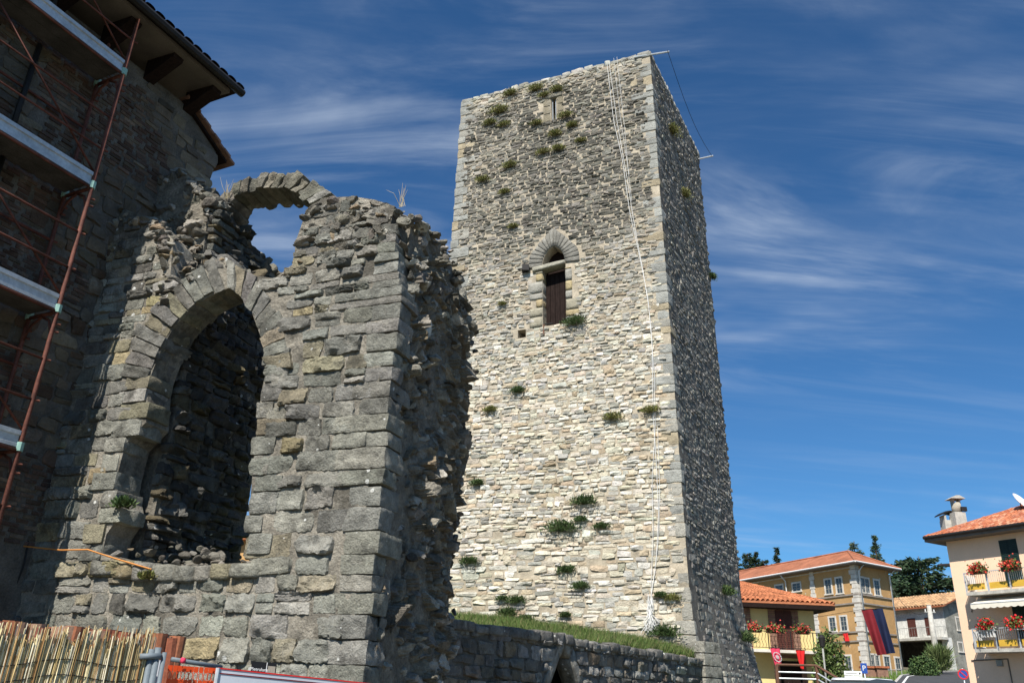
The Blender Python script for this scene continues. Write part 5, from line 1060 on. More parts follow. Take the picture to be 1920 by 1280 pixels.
def shutters(F, parent, px0, px1, py0, py1, mat):
    a0_, a1_ = F.at(px0, (py0 + py1) / 2)[0], F.at(px1, (py0 + py1) / 2)[0]; z1_, z0_ = F.at((px0 + px1) / 2, py0)[1], F.at((px0 + px1) / 2, py1)[1]; w_ = (a1_ - a0_) / 2
    for k in range(2):
        d = F.one('shutter', mat, parent, a0_ + k * w_ + .01, a0_ + (k + 1) * w_ - .01, z0_, z1_, -.05, .04); m = MB()
        for j in range(int((z1_ - z0_ - .2) / .1)): F.box(m, a0_ + k * w_ + .09, a0_ + (k + 1) * w_ - .09, z0_ + .1 + j * .1, z0_ + .15 + j * .1, .041, .058)
        m.build('louvre', mat, d)
shutters(FP, pink, 1880, 1914, 1010, 1098, 'shutter_green'); shutters(FP, pink, 1903, 1940, 1128, 1206, 'shutter_green')
def balcony(zb, aL, label_dir):
    s_ = FP.one('balcony_slab', 'concrete', pink, aL, PLn - .6, zb - .17, zb, .0, 1.15)
    top = FP.one('balcony_rail', 'galvanised', pink, aL, PLn - .6, zb + .98, zb + 1.02, 1.07, 1.12)
    FP.one('side_rail', 'galvanised', top, aL, aL + .04, zb + .98, zb + 1.02, .02, 1.07)
    a = aL; k = 0
    while a < PLn - .6:
        FP.one('rail_post', 'galvanised', top, a, a + .06 if k % 2 == 0 else a + .1, zb, zb + .98, 1.06, 1.11)
        FP.one('balcony_panel', 'panel_yellow', top, a + .14, a + 1.08, zb + .1, zb + .42, 1.075, 1.095)
        m = MB()
        for j in range(9): FP.box(m, a + .16 + j * .11, a + .175 + j * .11, zb + .43, zb + .98, 1.08, 1.095)
        m.build('railing_bars', 'galvanised', top); a += 1.2; k += 1
    FP.one('side_panel', 'paint_white', top, aL + .01, aL + .03, zb + .1, zb + .9, .1, 1.0)
aL1, zb1 = FP.at(1811, 1110, 1.15); aL2, zb2 = FP.at(1827, 1216, 1.15); balcony(zb1, aL1, ''); balcony(zb2, aL2, '')
for i, (px_, py_, zb, lab, wd) in enumerate(((1836, 1072, zb1, 'red geraniums at the far end of the upper pink balcony', 1.0), (1896, 1062, zb1, 'red geraniums before the upper green shutters', 1.1), (1852, 1174, zb2, 'bright red geraniums over a white basket on the lower pink balcony', 1.0), (1908, 1168, zb2, 'bright red geraniums before the lower green shutters', 1.1))):
    a = FP.at(px_, py_, 1.2)[0]; flower_box('flower_box', lab, FP.pt(a, zb + .86, 1.28), wd * .85, FP.r, .38, 'wood_rail' if i < 2 else 'paint_white', 60 + i, red=((.50, .05, .03) if i < 2 else (.62, .015, .02)))
a_ = FP.at(1852, 1195, 1.3)[0]; t_ = thing('plant_stand', 'small white wire plant stand hooked on the lower balcony rail', 'plant stand', FP.pt(a_, zb2 + .3, 1.25)); m = MB()
for j in range(6): FP.box(m, a_ - .42 + j * .16, a_ - .40 + j * .16, zb2 + .55, zb2 + .85, 1.22, 1.40)
m.build('basket', 'paint_white', t_); m = MB()
for s_ in (-.5, .5): m.tube([FP.pt(a_ + s_, zb2 + .1, 1.3), FP.pt(a_ + s_, zb2 + .75, 1.3), FP.pt(a_ + s_ * .8, zb2 + .8, 1.2)], .02, 5)
m.build('bracket', 'iron_dark', t_)
# awning over the lower balcony
aw0 = FP.at(1824, 1118, 1.0)[0]; aw = thing('awning', 'cream scalloped awning pulled out under the upper pink balcony', 'awning', FP.pt(aw0 + 2, zb1 - .3, .5)); zt = zb1 - .22; ad = 1.35; m = MB()
m.hexa([FP.pt(aw0, zt, .02), FP.pt(PLn - .8, zt, .02), FP.pt(PLn - .8, zt - .42, ad), FP.pt(aw0, zt - .42, ad), FP.pt(aw0, zt + .02, .02), FP.pt(PLn - .8, zt + .02, .02), FP.pt(PLn - .8, zt - .40, ad), FP.pt(aw0, zt - .40, ad)]); m.build('canopy', 'awning', aw)
pts_t = []; n = 96
for i in range(n + 1): a = aw0 + (PLn - .8 - aw0) * i / n; pts_t.append((a, zt - .43 - .2 - .06 * abs(math.sin(i * math.pi / 4))))
m = MB(); m.prism([FP.pt(aw0, zt - .41, ad)] + [FP.pt(a, z, ad) for a, z in pts_t] + [FP.pt(PLn - .8, zt - .41, ad)], FP.n * .012); m.build('valance', 'awning', aw)
m = MB(); m.tube([FP.pt(aw0, zt - .42, ad), FP.pt(PLn - .8, zt - .42, ad)], .03, 6); m.build('front_bar', 'galvanised', aw)
# chimneys, dish, pipes
def chimney(px_, pyb, pyt, w_, label, kind):
    base = FP.pt(*FP.at(px_, pyb, -1.3), -1.3); top = FP.pt(*FP.at(px_, pyt, -1.3), -1.3)[2]; t = thing('chimney', label, 'chimney', base); c = base
    if kind == 0:
        m = MB(); m.box((c[0] - .32, c[1] - .32, c[2] - .8), (c[0] + .32, c[1] + .32, c[2] + .75)); m.build('stack', 'concrete', t); m = MB(); m.tube([(c[0], c[1], c[2] + .76), (c[0], c[1], top - .22)], .27, 14); m.build('flue', 'plaster_pale', t, True)
        for s_ in (-1, 1): m = MB(); m.box((c[0] + s_ * .18 - .04, c[1] - .16, top - .22), (c[0] + s_ * .18 + .04, c[1] + .16, top - .02)); m.build('cap_pier', 'plaster_pale', t)
        m = MB(); m.hexa([(c[0] - .42, c[1] - .42, top - .02), (c[0] + .42, c[1] - .42, top - .02), (c[0] + .42, c[1] + .42, top - .02), (c[0] - .42, c[1] + .42, top - .02), (c[0] - .1, c[1] - .42, top + .16), (c[0] + .1, c[1] - .42, top + .16), (c[0] + .1, c[1] + .42, top + .16), (c[0] - .1, c[1] + .42, top + .16)]); m.build('cap', 'concrete', t)
        m = MB(); m.box((c[0] + .1, c[1] - .38, c[2] + .8), (c[0] + .42, c[1] - .2, c[2] + 1.05)); m.build('soot_door', 'iron_dark', t)
    else:
        m = MB(); m.box((c[0] - .38, c[1] - .3, c[2] - .8), (c[0] + .38, c[1] + .3, top - .45)); m.build('stack', 'concrete', t)
        for s_ in (-1, 1): m = MB(); m.box((c[0] + s_ * .3 - .06, c[1] - .28, top - .45), (c[0] + s_ * .3 + .06, c[1] + .28, top - .15)); m.build('cap_pier', 'concrete', t)
        m = MB(); pr = [(-.58, -.13), (-.3, .04), (0, .1), (.3, .04), (.58, -.13), (.58, -.2), (.3, -.04), (0, .02), (-.3, -.04), (-.58, -.2)]; m.prism([(c[0] + x, c[1] - .4, top + z) for x, z in pr], (0, .8, 0)); m.build('cowl', 'iron_dark', t)
chimney(1799, 985, 934, .6, 'tall round chimney flue with a small pitched cap on the pink house', 0); chimney(1781, 992, 961, .7, 'low square chimney with a curved dark cowl on the pink house', 1)
dq = FP.pt(*FP.at(1913, 942, -2.2), -2.2); t_ = thing('satellite_dish', 'white satellite dish on the red tiled roof', 'satellite dish', dq - EZ * .6); dn_ = np.array([.42, -.70, .55]); dn_ /= np.linalg.norm(dn_); ua = np.cross(dn_, EZ); ua /= np.linalg.norm(ua); ub = np.cross(ua, dn_); V = []; Fq = []
for j in range(5):
    R = .55 * j / 4
    for k in range(18): V.append(dq + ua * R * math.cos(k * math.pi / 9) + ub * R * 1.1 * math.sin(k * math.pi / 9) + dn_ * (R * R * .45))
for j in range(4): Fq += [(j * 18 + k, j * 18 + (k + 1) % 18, (j + 1) * 18 + (k + 1) % 18, (j + 1) * 18 + k) for k in range(18)]
obj('dish', V, Fq, 'paint_white', t_, None, True); m = MB(); m.tube([dq - EZ * 1.1, dq - EZ * .2, dq], .03, 6); m.build('mast', 'iron_dark', t_); m = MB(); m.tube([dq - ub * .5 + dn_ * .1, dq + dn_ * .6], .015, 5); m.build('feed_arm', 'iron_dark', t_)
m = MB(); a_ = FP.at(1893, 1250)[0]; m.tube([FP.pt(aL1 - .55, zb1 - .9, .03), FP.pt(aL1 - .3, zb1 - .35, .03), FP.pt(aL1 + .6, zb1 - .32, .03)], .03, 5); m.build('conduit', 'soffit', pink); m = MB(); m.tube([FP.pt(.3, zb2 - .5, .03), FP.pt(a_, zb2 - .45, .03), FP.pt(a_, PB, .03)], .035, 5); m.build('conduit', 'soffit', pink)
m = MB(); FP.box(m, a_ - .6, a_ - .3, zb2 - .8, zb2 - .5, 0, .12); m.build('junction_box', 'pole_grey', pink)
# street lamp reaching out behind the pink house
lp = atd(1772, 1058, 60); t_ = thing('street_lamp', 'flat dark street lamp head reaching out beside the pink house', 'street lamp', (lp[0] + 3.0, lp[1] + .6, gz(lp))); m = MB(); m.tube([(lp[0] + 3.0, lp[1] + .6, gz(lp) - .2), (lp[0] + 3.0, lp[1] + .6, lp[2] - .3), (lp[0] + 2.2, lp[1] + .4, lp[2] + .12), (lp[0] + .4, lp[1], lp[2] + .04)], [.09, .07, .05, .04], 8); m.build('pole', 'pole_grey', t_, True)
V, Fc = block([lp + np.array(p) for p in ((-.5, -.14, -.09), (.45, -.16, -.12), (.45, .16, -.12), (-.5, .14, -.09), (-.45, -.1, .02), (.42, -.12, .1), (.42, .12, .1), (-.45, .1, .02))], .3, 0, 5); obj('lamp_head', V, Fc, 'iron_dark', t_, None, True)
lp = atd(1541, 1200, 50); t_ = thing('street_lamp', 'slim dark post lamp beside the yellow house corner', 'street lamp', (lp[0], lp[1], gz(lp))); m = MB(); m.tube([(lp[0], lp[1], gz(lp) - .3), (lp[0], lp[1], lp[2] - .35)], .05, 7); m.build('pole', 'pole_grey', t_, True); lz_ = lp[2]
m = MB(); m.tube([(lp[0], lp[1], lz_ - .35), (lp[0], lp[1], lz_ - .3), (lp[0], lp[1], lz_ + .15), (lp[0], lp[1], lz_ + .3)], [.1, .13, .2, .05], 8); m.build('lantern', 'iron_dark', t_)

# ---- trees
def conifer(name, label, base, h, rad, tiers, seed, droop=.25, pal=None, flatness=.5, leaf=.42, dens=1.0, top_pow=.8, group='conifers behind the houses', bare=.12):
    rr = np.random.default_rng(seed); base = np.array(base, float); t = thing(name, label, 'tree', base, group); m = MB(); n = 9
    m.tube([base + EZ * h * k / n + np.array([rr.normal(0, .05), rr.normal(0, .05), 0]) * (k > 0) for k in range(n + 1)], [h * .022 * (1 - .93 * k / n) + .02 for k in range(n + 1)], 8); m.build('trunk', 'bark', t, True)
    C = []; br = MB(); D_ = []
    for i in range(tiers):
        f = bare + (1 - bare) * (i + rr.uniform(-.3, .3)) / tiers; L_ = rad * max(.06, (1 - f)) ** top_pow * rr.uniform(.65, 1.2); nb_ = int(5 + 4 * (1 - f))
        for b in range(nb_):
            a = rr.uniform(0, 6.283); l_ = L_ * rr.uniform(.55, 1.15); dr = np.array([math.cos(a), math.sin(a), 0]); p0 = base + EZ * h * f; pts = [p0 + dr * l_ * s_ + EZ * (l_ * (.18 * s_ - droop * s_ * s_)) for s_ in np.linspace(0, 1, 5)]
            br.tube(pts, [.05 * h / 14 * (1.1 - s_) + .012 for s_ in np.linspace(0, 1, 5)], 4); k_ = int(46 * dens * l_ / max(rad, .1) + 10); s_ = rr.random(k_) ** .75; side = np.array([-dr[1], dr[0], 0])
            q = p0 + dr * (l_ * s_)[:, None] + EZ * (l_ * (.18 * s_ - droop * s_ * s_))[:, None] + side * (rr.normal(0, .20, k_) * l_ * (1.15 - s_ * .8))[:, None] + EZ * rr.normal(0, .05 * l_ * flatness + .05, k_)[:, None]; C.append(q); D_.append(np.repeat((dr + EZ * -.15)[None], k_, 0))
    br.build('branches', 'bark', t, True); C = np.concatenate(C); D_ = np.concatenate(D_); C3 = np.repeat(C, 3, 0) + rr.normal(0, leaf * .35, (len(C) * 3, 3)); v_, f_ = leaf_quads(C3, leaf, seed, .12, .38, np.repeat(D_, 3, 0) * 1.0)
    pal = pal or [((.022, .045, .022), 3), ((.035, .065, .028), 3), ((.055, .085, .035), 1)]
    tag(obj('crown', v_, f_, 'leaf', t, np.repeat(pick(pal, len(C3), rr, .22), 4, 0)), kind='stuff'); return t
def tree_at(pxt, pyt, pxb, D): p = atd(pxt, pyt, D); b = atd(pxb, pyt + 120, D); z0 = gz((p[0], p[1])); return (p[0], p[1], z0), p[2] - z0
b, h = tree_at(1722, 1042, 1722, 118); conifer('cedar_tree', 'broad dark cedar with layered boughs behind the white house', b, h, 6.6, 17, 1, .12, None, .6, .55, 1.5, .42, bare=.1)
b, h = tree_at(1688, 1052, 1688, 124); conifer('cedar_tree', 'bluish grey green cedar close behind the ochre roof corner', b, h, 5.6, 15, 2, .15, [((.05, .075, .05), 2), ((.075, .10, .065), 2)], .6, .5, 1.2, .5, bare=.15)
b, h = tree_at(1638, 1002, 1638, 112); conifer('cedar_tree', 'tall spindly conifer top above the ochre roof ridge', b, h, 4.4, 30, 3, .12, [((.04, .075, .035), 2), ((.06, .095, .045), 1)], .35, .24, .9, 1.15, bare=.3)
b, h = tree_at(1601, 1014, 1601, 116); conifer('cedar_tree', 'pale feathery conifer with drooping tips above the roof', b, h, 5.2, 22, 4, .3, [((.06, .09, .05), 2), ((.085, .11, .06), 1)], .4, .26, .7, .75, bare=.3)
for i, (px_, py_, rad, lab) in enumerate(((1378, 1040, 2.4, 'dark conifer half hidden behind the tower edge'), (1402, 1036, 2.6, 'round topped dark pine behind the ochre roof'), (1416, 1034, 1.5, 'pointed cypress beside the round topped pine'), (1431, 1050, 1.8, 'low dark conifer tip just above the ochre roof'), (1455, 1026, 1.5, 'lone pointed cypress standing above the ochre roof'))):
    b, h = tree_at(px_, py_, px_, 128); conifer('cypress_tree', lab, b, h, rad * (2.6 if i in (2, 4) else 1.5), 34, 20 + i, -.25 if i in (2, 4) else .1, [((.02, .04, .018), 3), ((.035, .06, .025), 2)], .35, .24, 1.4, (.95 if i in (2, 4) else .6), bare=.3)
def bush(name, label, c, rx, rz, n, leaf, seed, pal, cat='shrub', up=.4, strands=False):
    rr = np.random.default_rng(seed); c = np.array(c, float); t = thing(name, label, cat, c); m = MB()
    for k in range(6): a = rr.uniform(0, 6.28); m.tube([c, c + np.array([math.cos(a) * rx * .4, math.sin(a) * rx * .4, rz * .9])], [.05, .015], 5)
    m.build('stems', 'bark', t); d = rr.normal(size=(n, 3)); d /= np.linalg.norm(d, axis=1, keepdims=True); d[:, 2] = np.abs(d[:, 2]); R = rr.random(n) ** .4 * (.75 + .5 * fbm(d * 2.2 + seed, seed)); C = c + d * R[:, None] * np.array([rx, rx, rz * 1.15])
    if strands:
        C = c + rr.normal(0, rx * .25, (n, 3)) * np.array([1, 1, 0]) + EZ * rr.uniform(.2, rz * .7, n)[:, None]; v_, f_ = leaf_quads(C, rz * .6, seed, .9, .05, d * .8)
    else: v_, f_ = leaf_quads(C, leaf, seed, up, .5)
    tag(obj('foliage', v_, f_, 'leaf', t, np.repeat(pick(pal, n, rr, .25), 4, 0)), kind='stuff'); return t
GRN = [((.035, .07, .02), 3), ((.06, .10, .03), 3), ((.09, .13, .04), 1)]
q = atd(1733, 1268, 80); bush('shrub', 'rounded dark green shrub on the lawn below the pole', (q[0], q[1], q[2] - .3), 1.25, 1.75, 4200, .2, 31, GRN)
q = atd(1765, 1256, 84); bush('grass_clump', 'tall arching ornamental grass clump behind the rounded shrub', (q[0], q[1], q[2] - .3), 1.0, 1.9, 2200, .4, 32, [((.09, .13, .04), 2), ((.13, .16, .06), 2)], 'ornamental grass', strands=True)
q = atd(1558, 1262, 52); bush('small_tree', 'small leafy tree by the corner of the yellow house', (q[0], q[1], gz(q)), .95, atd(1555, 1195, 52)[2] - gz(q), 3600, .2, 33, [((.08, .12, .03), 3), ((.12, .15, .05), 2)], 'tree')

# ---- road signs
def sign_pole(name, label, px_, py_, D, cat='road sign'):
    q = atd(px_, py_, D); t = thing(name, label, cat, (q[0], q[1], gz(q))); m = MB(); m.tube([(q[0], q[1], gz(q) - .2), (q[0], q[1], q[2] + .25)], .03, 7); m.build('post', 'galvanised', t, True); return t, q
def disc(t, c, R0, R1, o, mat, nm, nrm=None, n=24):
    nn = (EYE - c) * np.array([1, 1, 0]); nn /= np.linalg.norm(nn); u = np.cross(EZ, nn); m = MB()
    ring = [c + nn * o + (u * math.cos(6.283 * k / n) + EZ * math.sin(6.283 * k / n)) * R1 for k in range(n)]
    m.prism(ring, -nn * .006, [[c + nn * o + (u * math.cos(6.283 * k / n) + EZ * math.sin(6.283 * k / n)) * R0 for k in range(n)]] if R0 else ()); return m.build(nm, mat, t), nn, u
t, q = sign_pole('no_parking_sign', 'round blue no parking sign with red rim and red bar', 1806, 1263, 45); q = q.copy()
disc(t, q, 0, .20, .05, 'sign_blue', 'face'); disc(t, q, .17, .22, .06, 'sign_red', 'rim'); nn = (EYE - q) * np.array([1, 1, 0]); nn /= np.linalg.norm(nn); u = np.cross(EZ, nn); d1 = (u - EZ) / math.sqrt(2); d2 = (u + EZ) / math.sqrt(2); m = MB(); c_ = q + nn * .062; m.prism([c_ - d1 * .18 - d2 * .02, c_ + d1 * .18 - d2 * .02, c_ + d1 * .18 + d2 * .02, c_ - d1 * .18 + d2 * .02], nn * .004); m.build('bar', 'sign_red', t)
def panel(t, c, w_, h, o, mat, nm):
    nn = (EYE - c) * np.array([1, 1, 0]); nn /= np.linalg.norm(nn); u = np.cross(EZ, nn); m = MB(); m.prism([c + nn * o - u * w_ / 2 - EZ * h / 2, c + nn * o + u * w_ / 2 - EZ * h / 2, c + nn * o + u * w_ / 2 + EZ * h / 2, c + nn * o - u * w_ / 2 + EZ * h / 2], -nn * .012); return m.build(nm, mat, t), nn, u
def text(t, body, c, size, mat, u, nn, nm='lettering'):
    cu = bpy.data.curves.new(nm, 'FONT'); cu.body = body; cu.size = size; cu.align_x = 'CENTER'; cu.align_y = 'CENTER'; cu.extrude = .001; o = bpy.data.objects.new(nm + '_curve', cu); COL.objects.link(o); bpy.context.view_layer.update()
    me = bpy.data.meshes.new_from_object(o); bpy.data.objects.remove(o); me.materials.clear(); me.materials.append(MAT[mat]); ob = link_mesh(nm, me, t, c)
    ob.rotation_euler = Matrix(((u[0], 0, nn[0]), (u[1], 0, nn[1]), (u[2], 1, nn[2]))).to_euler(); return ob
t, q = sign_pole('parking_sign', 'narrow blue sign with a white letter by the brick piers', 1620, 1252, 42); _, nn, u = panel(t, q, .26, .42, .04, 'sign_blue', 'face'); text(t, 'P', q + nn * .045, .3, 'paint_white', u, nn)
t, q = sign_pole('direction_sign', 'pair of white direction boards with small black arrows', 1600, 1266, 41)
for k in range(2):
    b_, nn, u = panel(t, q + EZ * (.1 - .2 * k), .72, .18, .04, 'paint_white', 'board'); m = MB(); c_ = q + EZ * (.1 - .2 * k) + nn * .042 + u * .27; m.prism([c_ + u * .05, c_ - u * .03 + EZ * .05, c_ - u * .03 - EZ * .05], nn * .003); m.build('arrow', 'sign_black', b_)
    m = MB(); c_ = q + EZ * (.1 - .2 * k) + nn * .042 - u * .05; m.prism([c_ - u * .24 - EZ * .014, c_ + u * .2 - EZ * .014, c_ + u * .2 + EZ * .014, c_ - u * .24 + EZ * .014], nn * .003); m.build('print_line', 'pole_grey', b_)
# ---- steps with hand rails
sq = atd(1455, 1245, 38); se = atd(1530, 1243, 38); s2 = atd(1596, 1286, 36.5); zt = sq[2]; st = thing('steps_railing', 'brown handrail with grey bars beside outdoor steps', 'handrail', (sq[0], sq[1], gz(sq)))
m = MB(); m.box((sq[0] - 2.5, sq[1] - .2, gz(sq) - .3), (se[0], se[1] + 1.8, zt - .95)); m.build('landing', 'concrete', st)
def bar(a, b, r_, mat, nm): mm = MB(); mm.tube([a, b], r_, 6); return mm.build(nm, mat, st)
z3 = s2[2]; a_, b_, c_ = np.array([sq[0], sq[1], zt]), np.array([se[0], se[1], zt]), np.array([s2[0], s2[1], z3])
bar(a_, b_, .05, 'wood_rail', 'handrail'); bar(b_, c_, .05, 'wood_rail', 'handrail')
for dz_ in (.28, .52, .75): bar(a_ - EZ * dz_, b_ - EZ * dz_, .032, 'galvanised', 'bar'); bar(b_ - EZ * dz_, c_ - EZ * dz_, .032, 'galvanised', 'bar')
for p in (a_, b_, c_): mm = MB(); mm.box((p[0] - .06, p[1] - .06, gz(p) - .2), (p[0] + .06, p[1] + .06, p[2] - .02)); mm.build('post', 'wood_rail', st)
for k in range(5): f_ = (k + .5) / 5; p = b_ + (c_ - b_) * f_; m = MB(); m.box((p[0] - .2, p[1] - .1, gz(p) - .3), (p[0] + .2, p[1] + 1.6, zt - .95 - (zt - .95 - gz(p)) * (f_ + .1))); m.build('step', 'concrete', st)
# ---- parked cars (their roofs reach into the picture)
def car(name, label, c, ang, mat, seed):
    t = thing(name, label, 'car', c, None); ca, sa = math.cos(ang), math.sin(ang); P = lambda x, y, z: (c[0] + x * ca - y * sa, c[1] + x * sa + y * ca, c[2] + z)
    prof = [(-2.05, .35), (-2.1, .75), (-2.0, .95), (-1.15, 1.02), (1.0, .95), (1.9, .78), (2.08, .6), (2.05, .32)]; V = []; n = len(prof); ys = (-.86, -.8, .8, .86)
    m = MB(); m.prism([P(x, -.84, z) for x, z in prof], np.array(P(0, 1.68, 0)) - np.array(P(0, 0, 0))); m.build('body', mat, t)
    cab = [(-1.75, .96), (-1.35, 1.38), (-.75, 1.47), (.05, 1.45), (.95, .96)]; m = MB(); k = len(cab); V = [P(x, -.78 + max(0, (z - .95)) * .28, z) for x, z in cab] + [P(x, .78 - max(0, (z - .95)) * .28, z) for x, z in cab]
    m.add(V, [tuple(range(k)), tuple(reversed(range(k, 2 * k)))] + [(i, i + k, i + 1 + k, i + 1) for i in range(k - 1)]); m.build('glasshouse', 'glass_dark', t)
    rp = [(-1.42, 1.36), (-.78, 1.478), (.0, 1.462), (.18, 1.37)]; V, Fc = block([P(-1.4, -.66, 1.40), P(.1, -.66, 1.41), P(.1, .66, 1.41), P(-1.4, .66, 1.40), P(-1.3, -.60, 1.49), P(0, -.60, 1.49), P(0, .60, 1.49), P(-1.3, .60, 1.49)], .3, 0, 5); obj('roof_panel', V, Fc, mat, t, None, True)
    for x in (-1.3, 1.3):
        for y in (-.8, .8): m = MB(); m.tube([P(x, y - .1, .31), P(x, y + .1, .31)], .31, 16); w_ = m.build('wheel', 'rubber', t); m = MB(); m.tube([P(x, y - .105, .31), P(x, y + .105, .31)], .19, 12); m.build('rim', 'galvanised', w_)
    for y in (-.6, .6): m = MB(); a = np.array(P(2.0, y, .68)); m.box(a - .1, a + .1); m.build('headlight', 'paint_white', t)
q = atd(1642, 1273, 31); car('parked_car', 'silver white car roof at the bottom edge before the ochre building', (q[0], q[1], gz(q) + .02), .5, 'car_white', 1)
q = atd(1548, 1272, 27); car('parked_car', 'white car roof just showing below the outdoor steps', (q[0], q[1], gz(q) - .05), 1.15, 'car_white', 2)
# ---- house glimpsed through the arch
gq = atd(466, 1005, 42); FG = Facade(gq, (.93, -.36)); t = thing('far_house', 'orange roofed house glimpsed through the tall arch', 'house', (gq[0], gq[1], gz(gq))); eg = gq[2] - .2; m = MB(); cn = [FG.pt(-1.8, 0)[:2], FG.pt(7, 0)[:2], FG.pt(7, 0, -7)[:2], FG.pt(-1.8, 0, -7)[:2]]; m.prism([(*p, gz(gq) - 1) for p in cn], EZ * (eg - gz(gq) + 1)); m.build('wall', 'render_ochre', t)
Q, V, ro = hip_roof(t, cn, eg + .1, .5, 1.9, 'roof_orange')

# ================================================================== PLANTS ON THE TOWER
def tuft(label, C, U, Nn, size, kind, seed, group='plants rooted in the tower wall'):
    rr = np.random.default_rng(seed); t = thing('wall_plant', label, 'plant', C, group); n = int(420 + 900 * size); a = rr.normal(0, .55, n); dirs = U * a[:, None] + Nn * np.abs(rr.normal(.35, .25, n))[:, None] + EZ * rr.uniform(.1, 1.0, n)[:, None]; dirs /= np.linalg.norm(dirs, axis=1, keepdims=True)
    base = C + U * (rr.normal(0, .22, n) * size)[:, None] + Nn * rr.uniform(0, .05, n)[:, None]; st_ = rr.random(n) ** .55 * rr.uniform(.6, 1.1, n); P = base + dirs * (size * .75 * st_)[:, None] - EZ * (.25 * size * st_ ** 2)[:, None]
    v_, f_ = leaf_quads(P, .05 + .05 * size, seed, .35, .30, dirs); pal = [[((.045, .08, .025), 3), ((.07, .11, .035), 2), ((.10, .13, .05), 1)], [((.18, .19, .05), 3), ((.23, .21, .08), 2), ((.13, .15, .045), 2), ((.26, .22, .12), 1)]][kind]
    obj('leaves', v_, f_, 'leaf', t, np.repeat(pick(pal, n, rr, .25), 4, 0)); m = MB()
    for k in range(5): d = dirs[k]; m.tube([C - Nn * .05, C + d * size * .4], .008, 4)
    m.build('stems', 'bark', t)
TP = [(958, 175, .42, 1, 'olive tuft just under the tower top, second highest on its left half'), (937, 208, .55, 1, 'widest olive tuft on the upper left of the tower'), (920, 229, .36, 1, 'olive tuft lowest left of the cluster under the tower top'), (946, 232, .32, 1, 'small olive tuft right of the low cluster at the upper left'), (1006, 166, .45, 1, 'bright upright tuft left above the slit window'), (1021, 177, .26, 1, 'little tuft between the upright tuft and the slit window'), (1045, 167, .38, 1, 'olive tuft directly above the slit window'), (1062, 216, .40, 1, 'round olive tuft right beside the slit window foot'), (1074, 233, .30, 1, 'small tuft below right of the slit window'), (1007, 230, .30, 1, 'faded tuft below left of the slit window'), (1042, 250, .36, 1, 'olive tuft straight below the slit window'), (1090, 262, .26, 1, 'dull tuft in the dark stain right of the slit window line'), (1047, 278, .36, 1, 'right one of the pair of tufts under the slit window'), (1019, 284, .33, 1, 'left one of the pair of tufts under the slit window'), (957, 310, .42, 1, 'olive tuft alone on the left third of the tower'), (906, 336, .38, 1, 'olive tuft close to the far left tower edge'), (947, 358, .28, 1, 'yellowish tuft below the lone left tuft'), (963, 422, .22, 1, 'tiny tuft above left of the arched door'), (1080, 604, .62, 0, 'dark green bush at the right foot of the arched door'), (943, 567, .18, 1, 'tiny sprig level with the door on the left'), (972, 731, .42, 0, 'dark green tuft below the small square hole'), (921, 766, .30, 1, 'pale sprig left of the middle of the wall'), (1150, 781, .40, 1, 'spiky tuft right of the middle of the wall'), (1222, 768, .36, 1, 'spiky tuft touching the white cables'), (897, 903, .34, 0, 'green tuft near the ruin on the lower left'), (1098, 940, .60, 0, 'upper one of the two big dark bushes low on the wall'), (1055, 991, .75, 0, 'biggest bush low on the tower wall'), (1090, 971, .28, 0, 'small tuft between the two big bushes'), (1130, 985, .36, 0, 'tuft to the right of the biggest bush'), (882, 1051, .46, 0, 'green tuft half behind the ruin low on the left'), (1064, 1067, .42, 0, 'rounded green tuft below the biggest bush'), (1091, 1097, .40, 0, 'spiky green tuft right below the rounded one'), (943, 1119, .26, 0, 'small spiky tuft above the bank at the left'), (970, 1124, .44, 0, 'bright green tuft above the bank at the left'), (954, 1147, .46, 0, 'pale loose tuft at the wall foot on the left'), (988, 1161, .44, 0, 'dark low tuft at the wall foot by the bank'), (1062, 1150, .24, 0, 'small sprig at the wall foot mid bank'), (1240, 1113, .26, 0, 'small tuft beside the cable bundle'), (1262, 1119, .30, 1, 'thin olive tuft near the near tower corner low down'), (1248, 1186, .62, 0, 'tall leafy weed at the foot of the near tower corner')]
for i, (px_, py_, sz, kd, lab) in enumerate(TP): u_, z_ = front_uv(px_, py_ + 6); tuft(lab, front(u_, z_, .02), UF, NF, sz * (.82 if kd == 0 else .92), kd, 900 + i)
for i, (u_, z_, sz, lab) in enumerate(((1.9, 19.6, .5, 'dry olive tuft high on the shaded tower side'), (2.9, 17.6, .45, 'dry tuft midway up the shaded tower side'), (3.6, 4.4, .5, 'green tuft low on the shaded tower side'), (4.9, 3.2, .6, 'leafy patch at the flared foot of the shaded tower side'), (6.0, 15.9, .35, 'tuft sticking out at the far edge of the shaded side'))): tuft(lab, right(u_, z_, .03), UR, NR, sz, 1 if i < 2 else 0, 950 + i)
u_, z_ = ruin_uv(284, 1086); tuft('bright green moss cushion under the ruin sill', ruin(u_, z_, -.03), E1, -E2, .10, 1, 970, None); u_, z_ = ruin_uv(236, 952); tuft('dark weed in the broken left jamb of the arch', ruin(u_, z_, .0), E1, -E2, .18, 0, 971, None)
for i, (px_, py_, lab) in enumerate(((470, 392, 'x'),)): pass
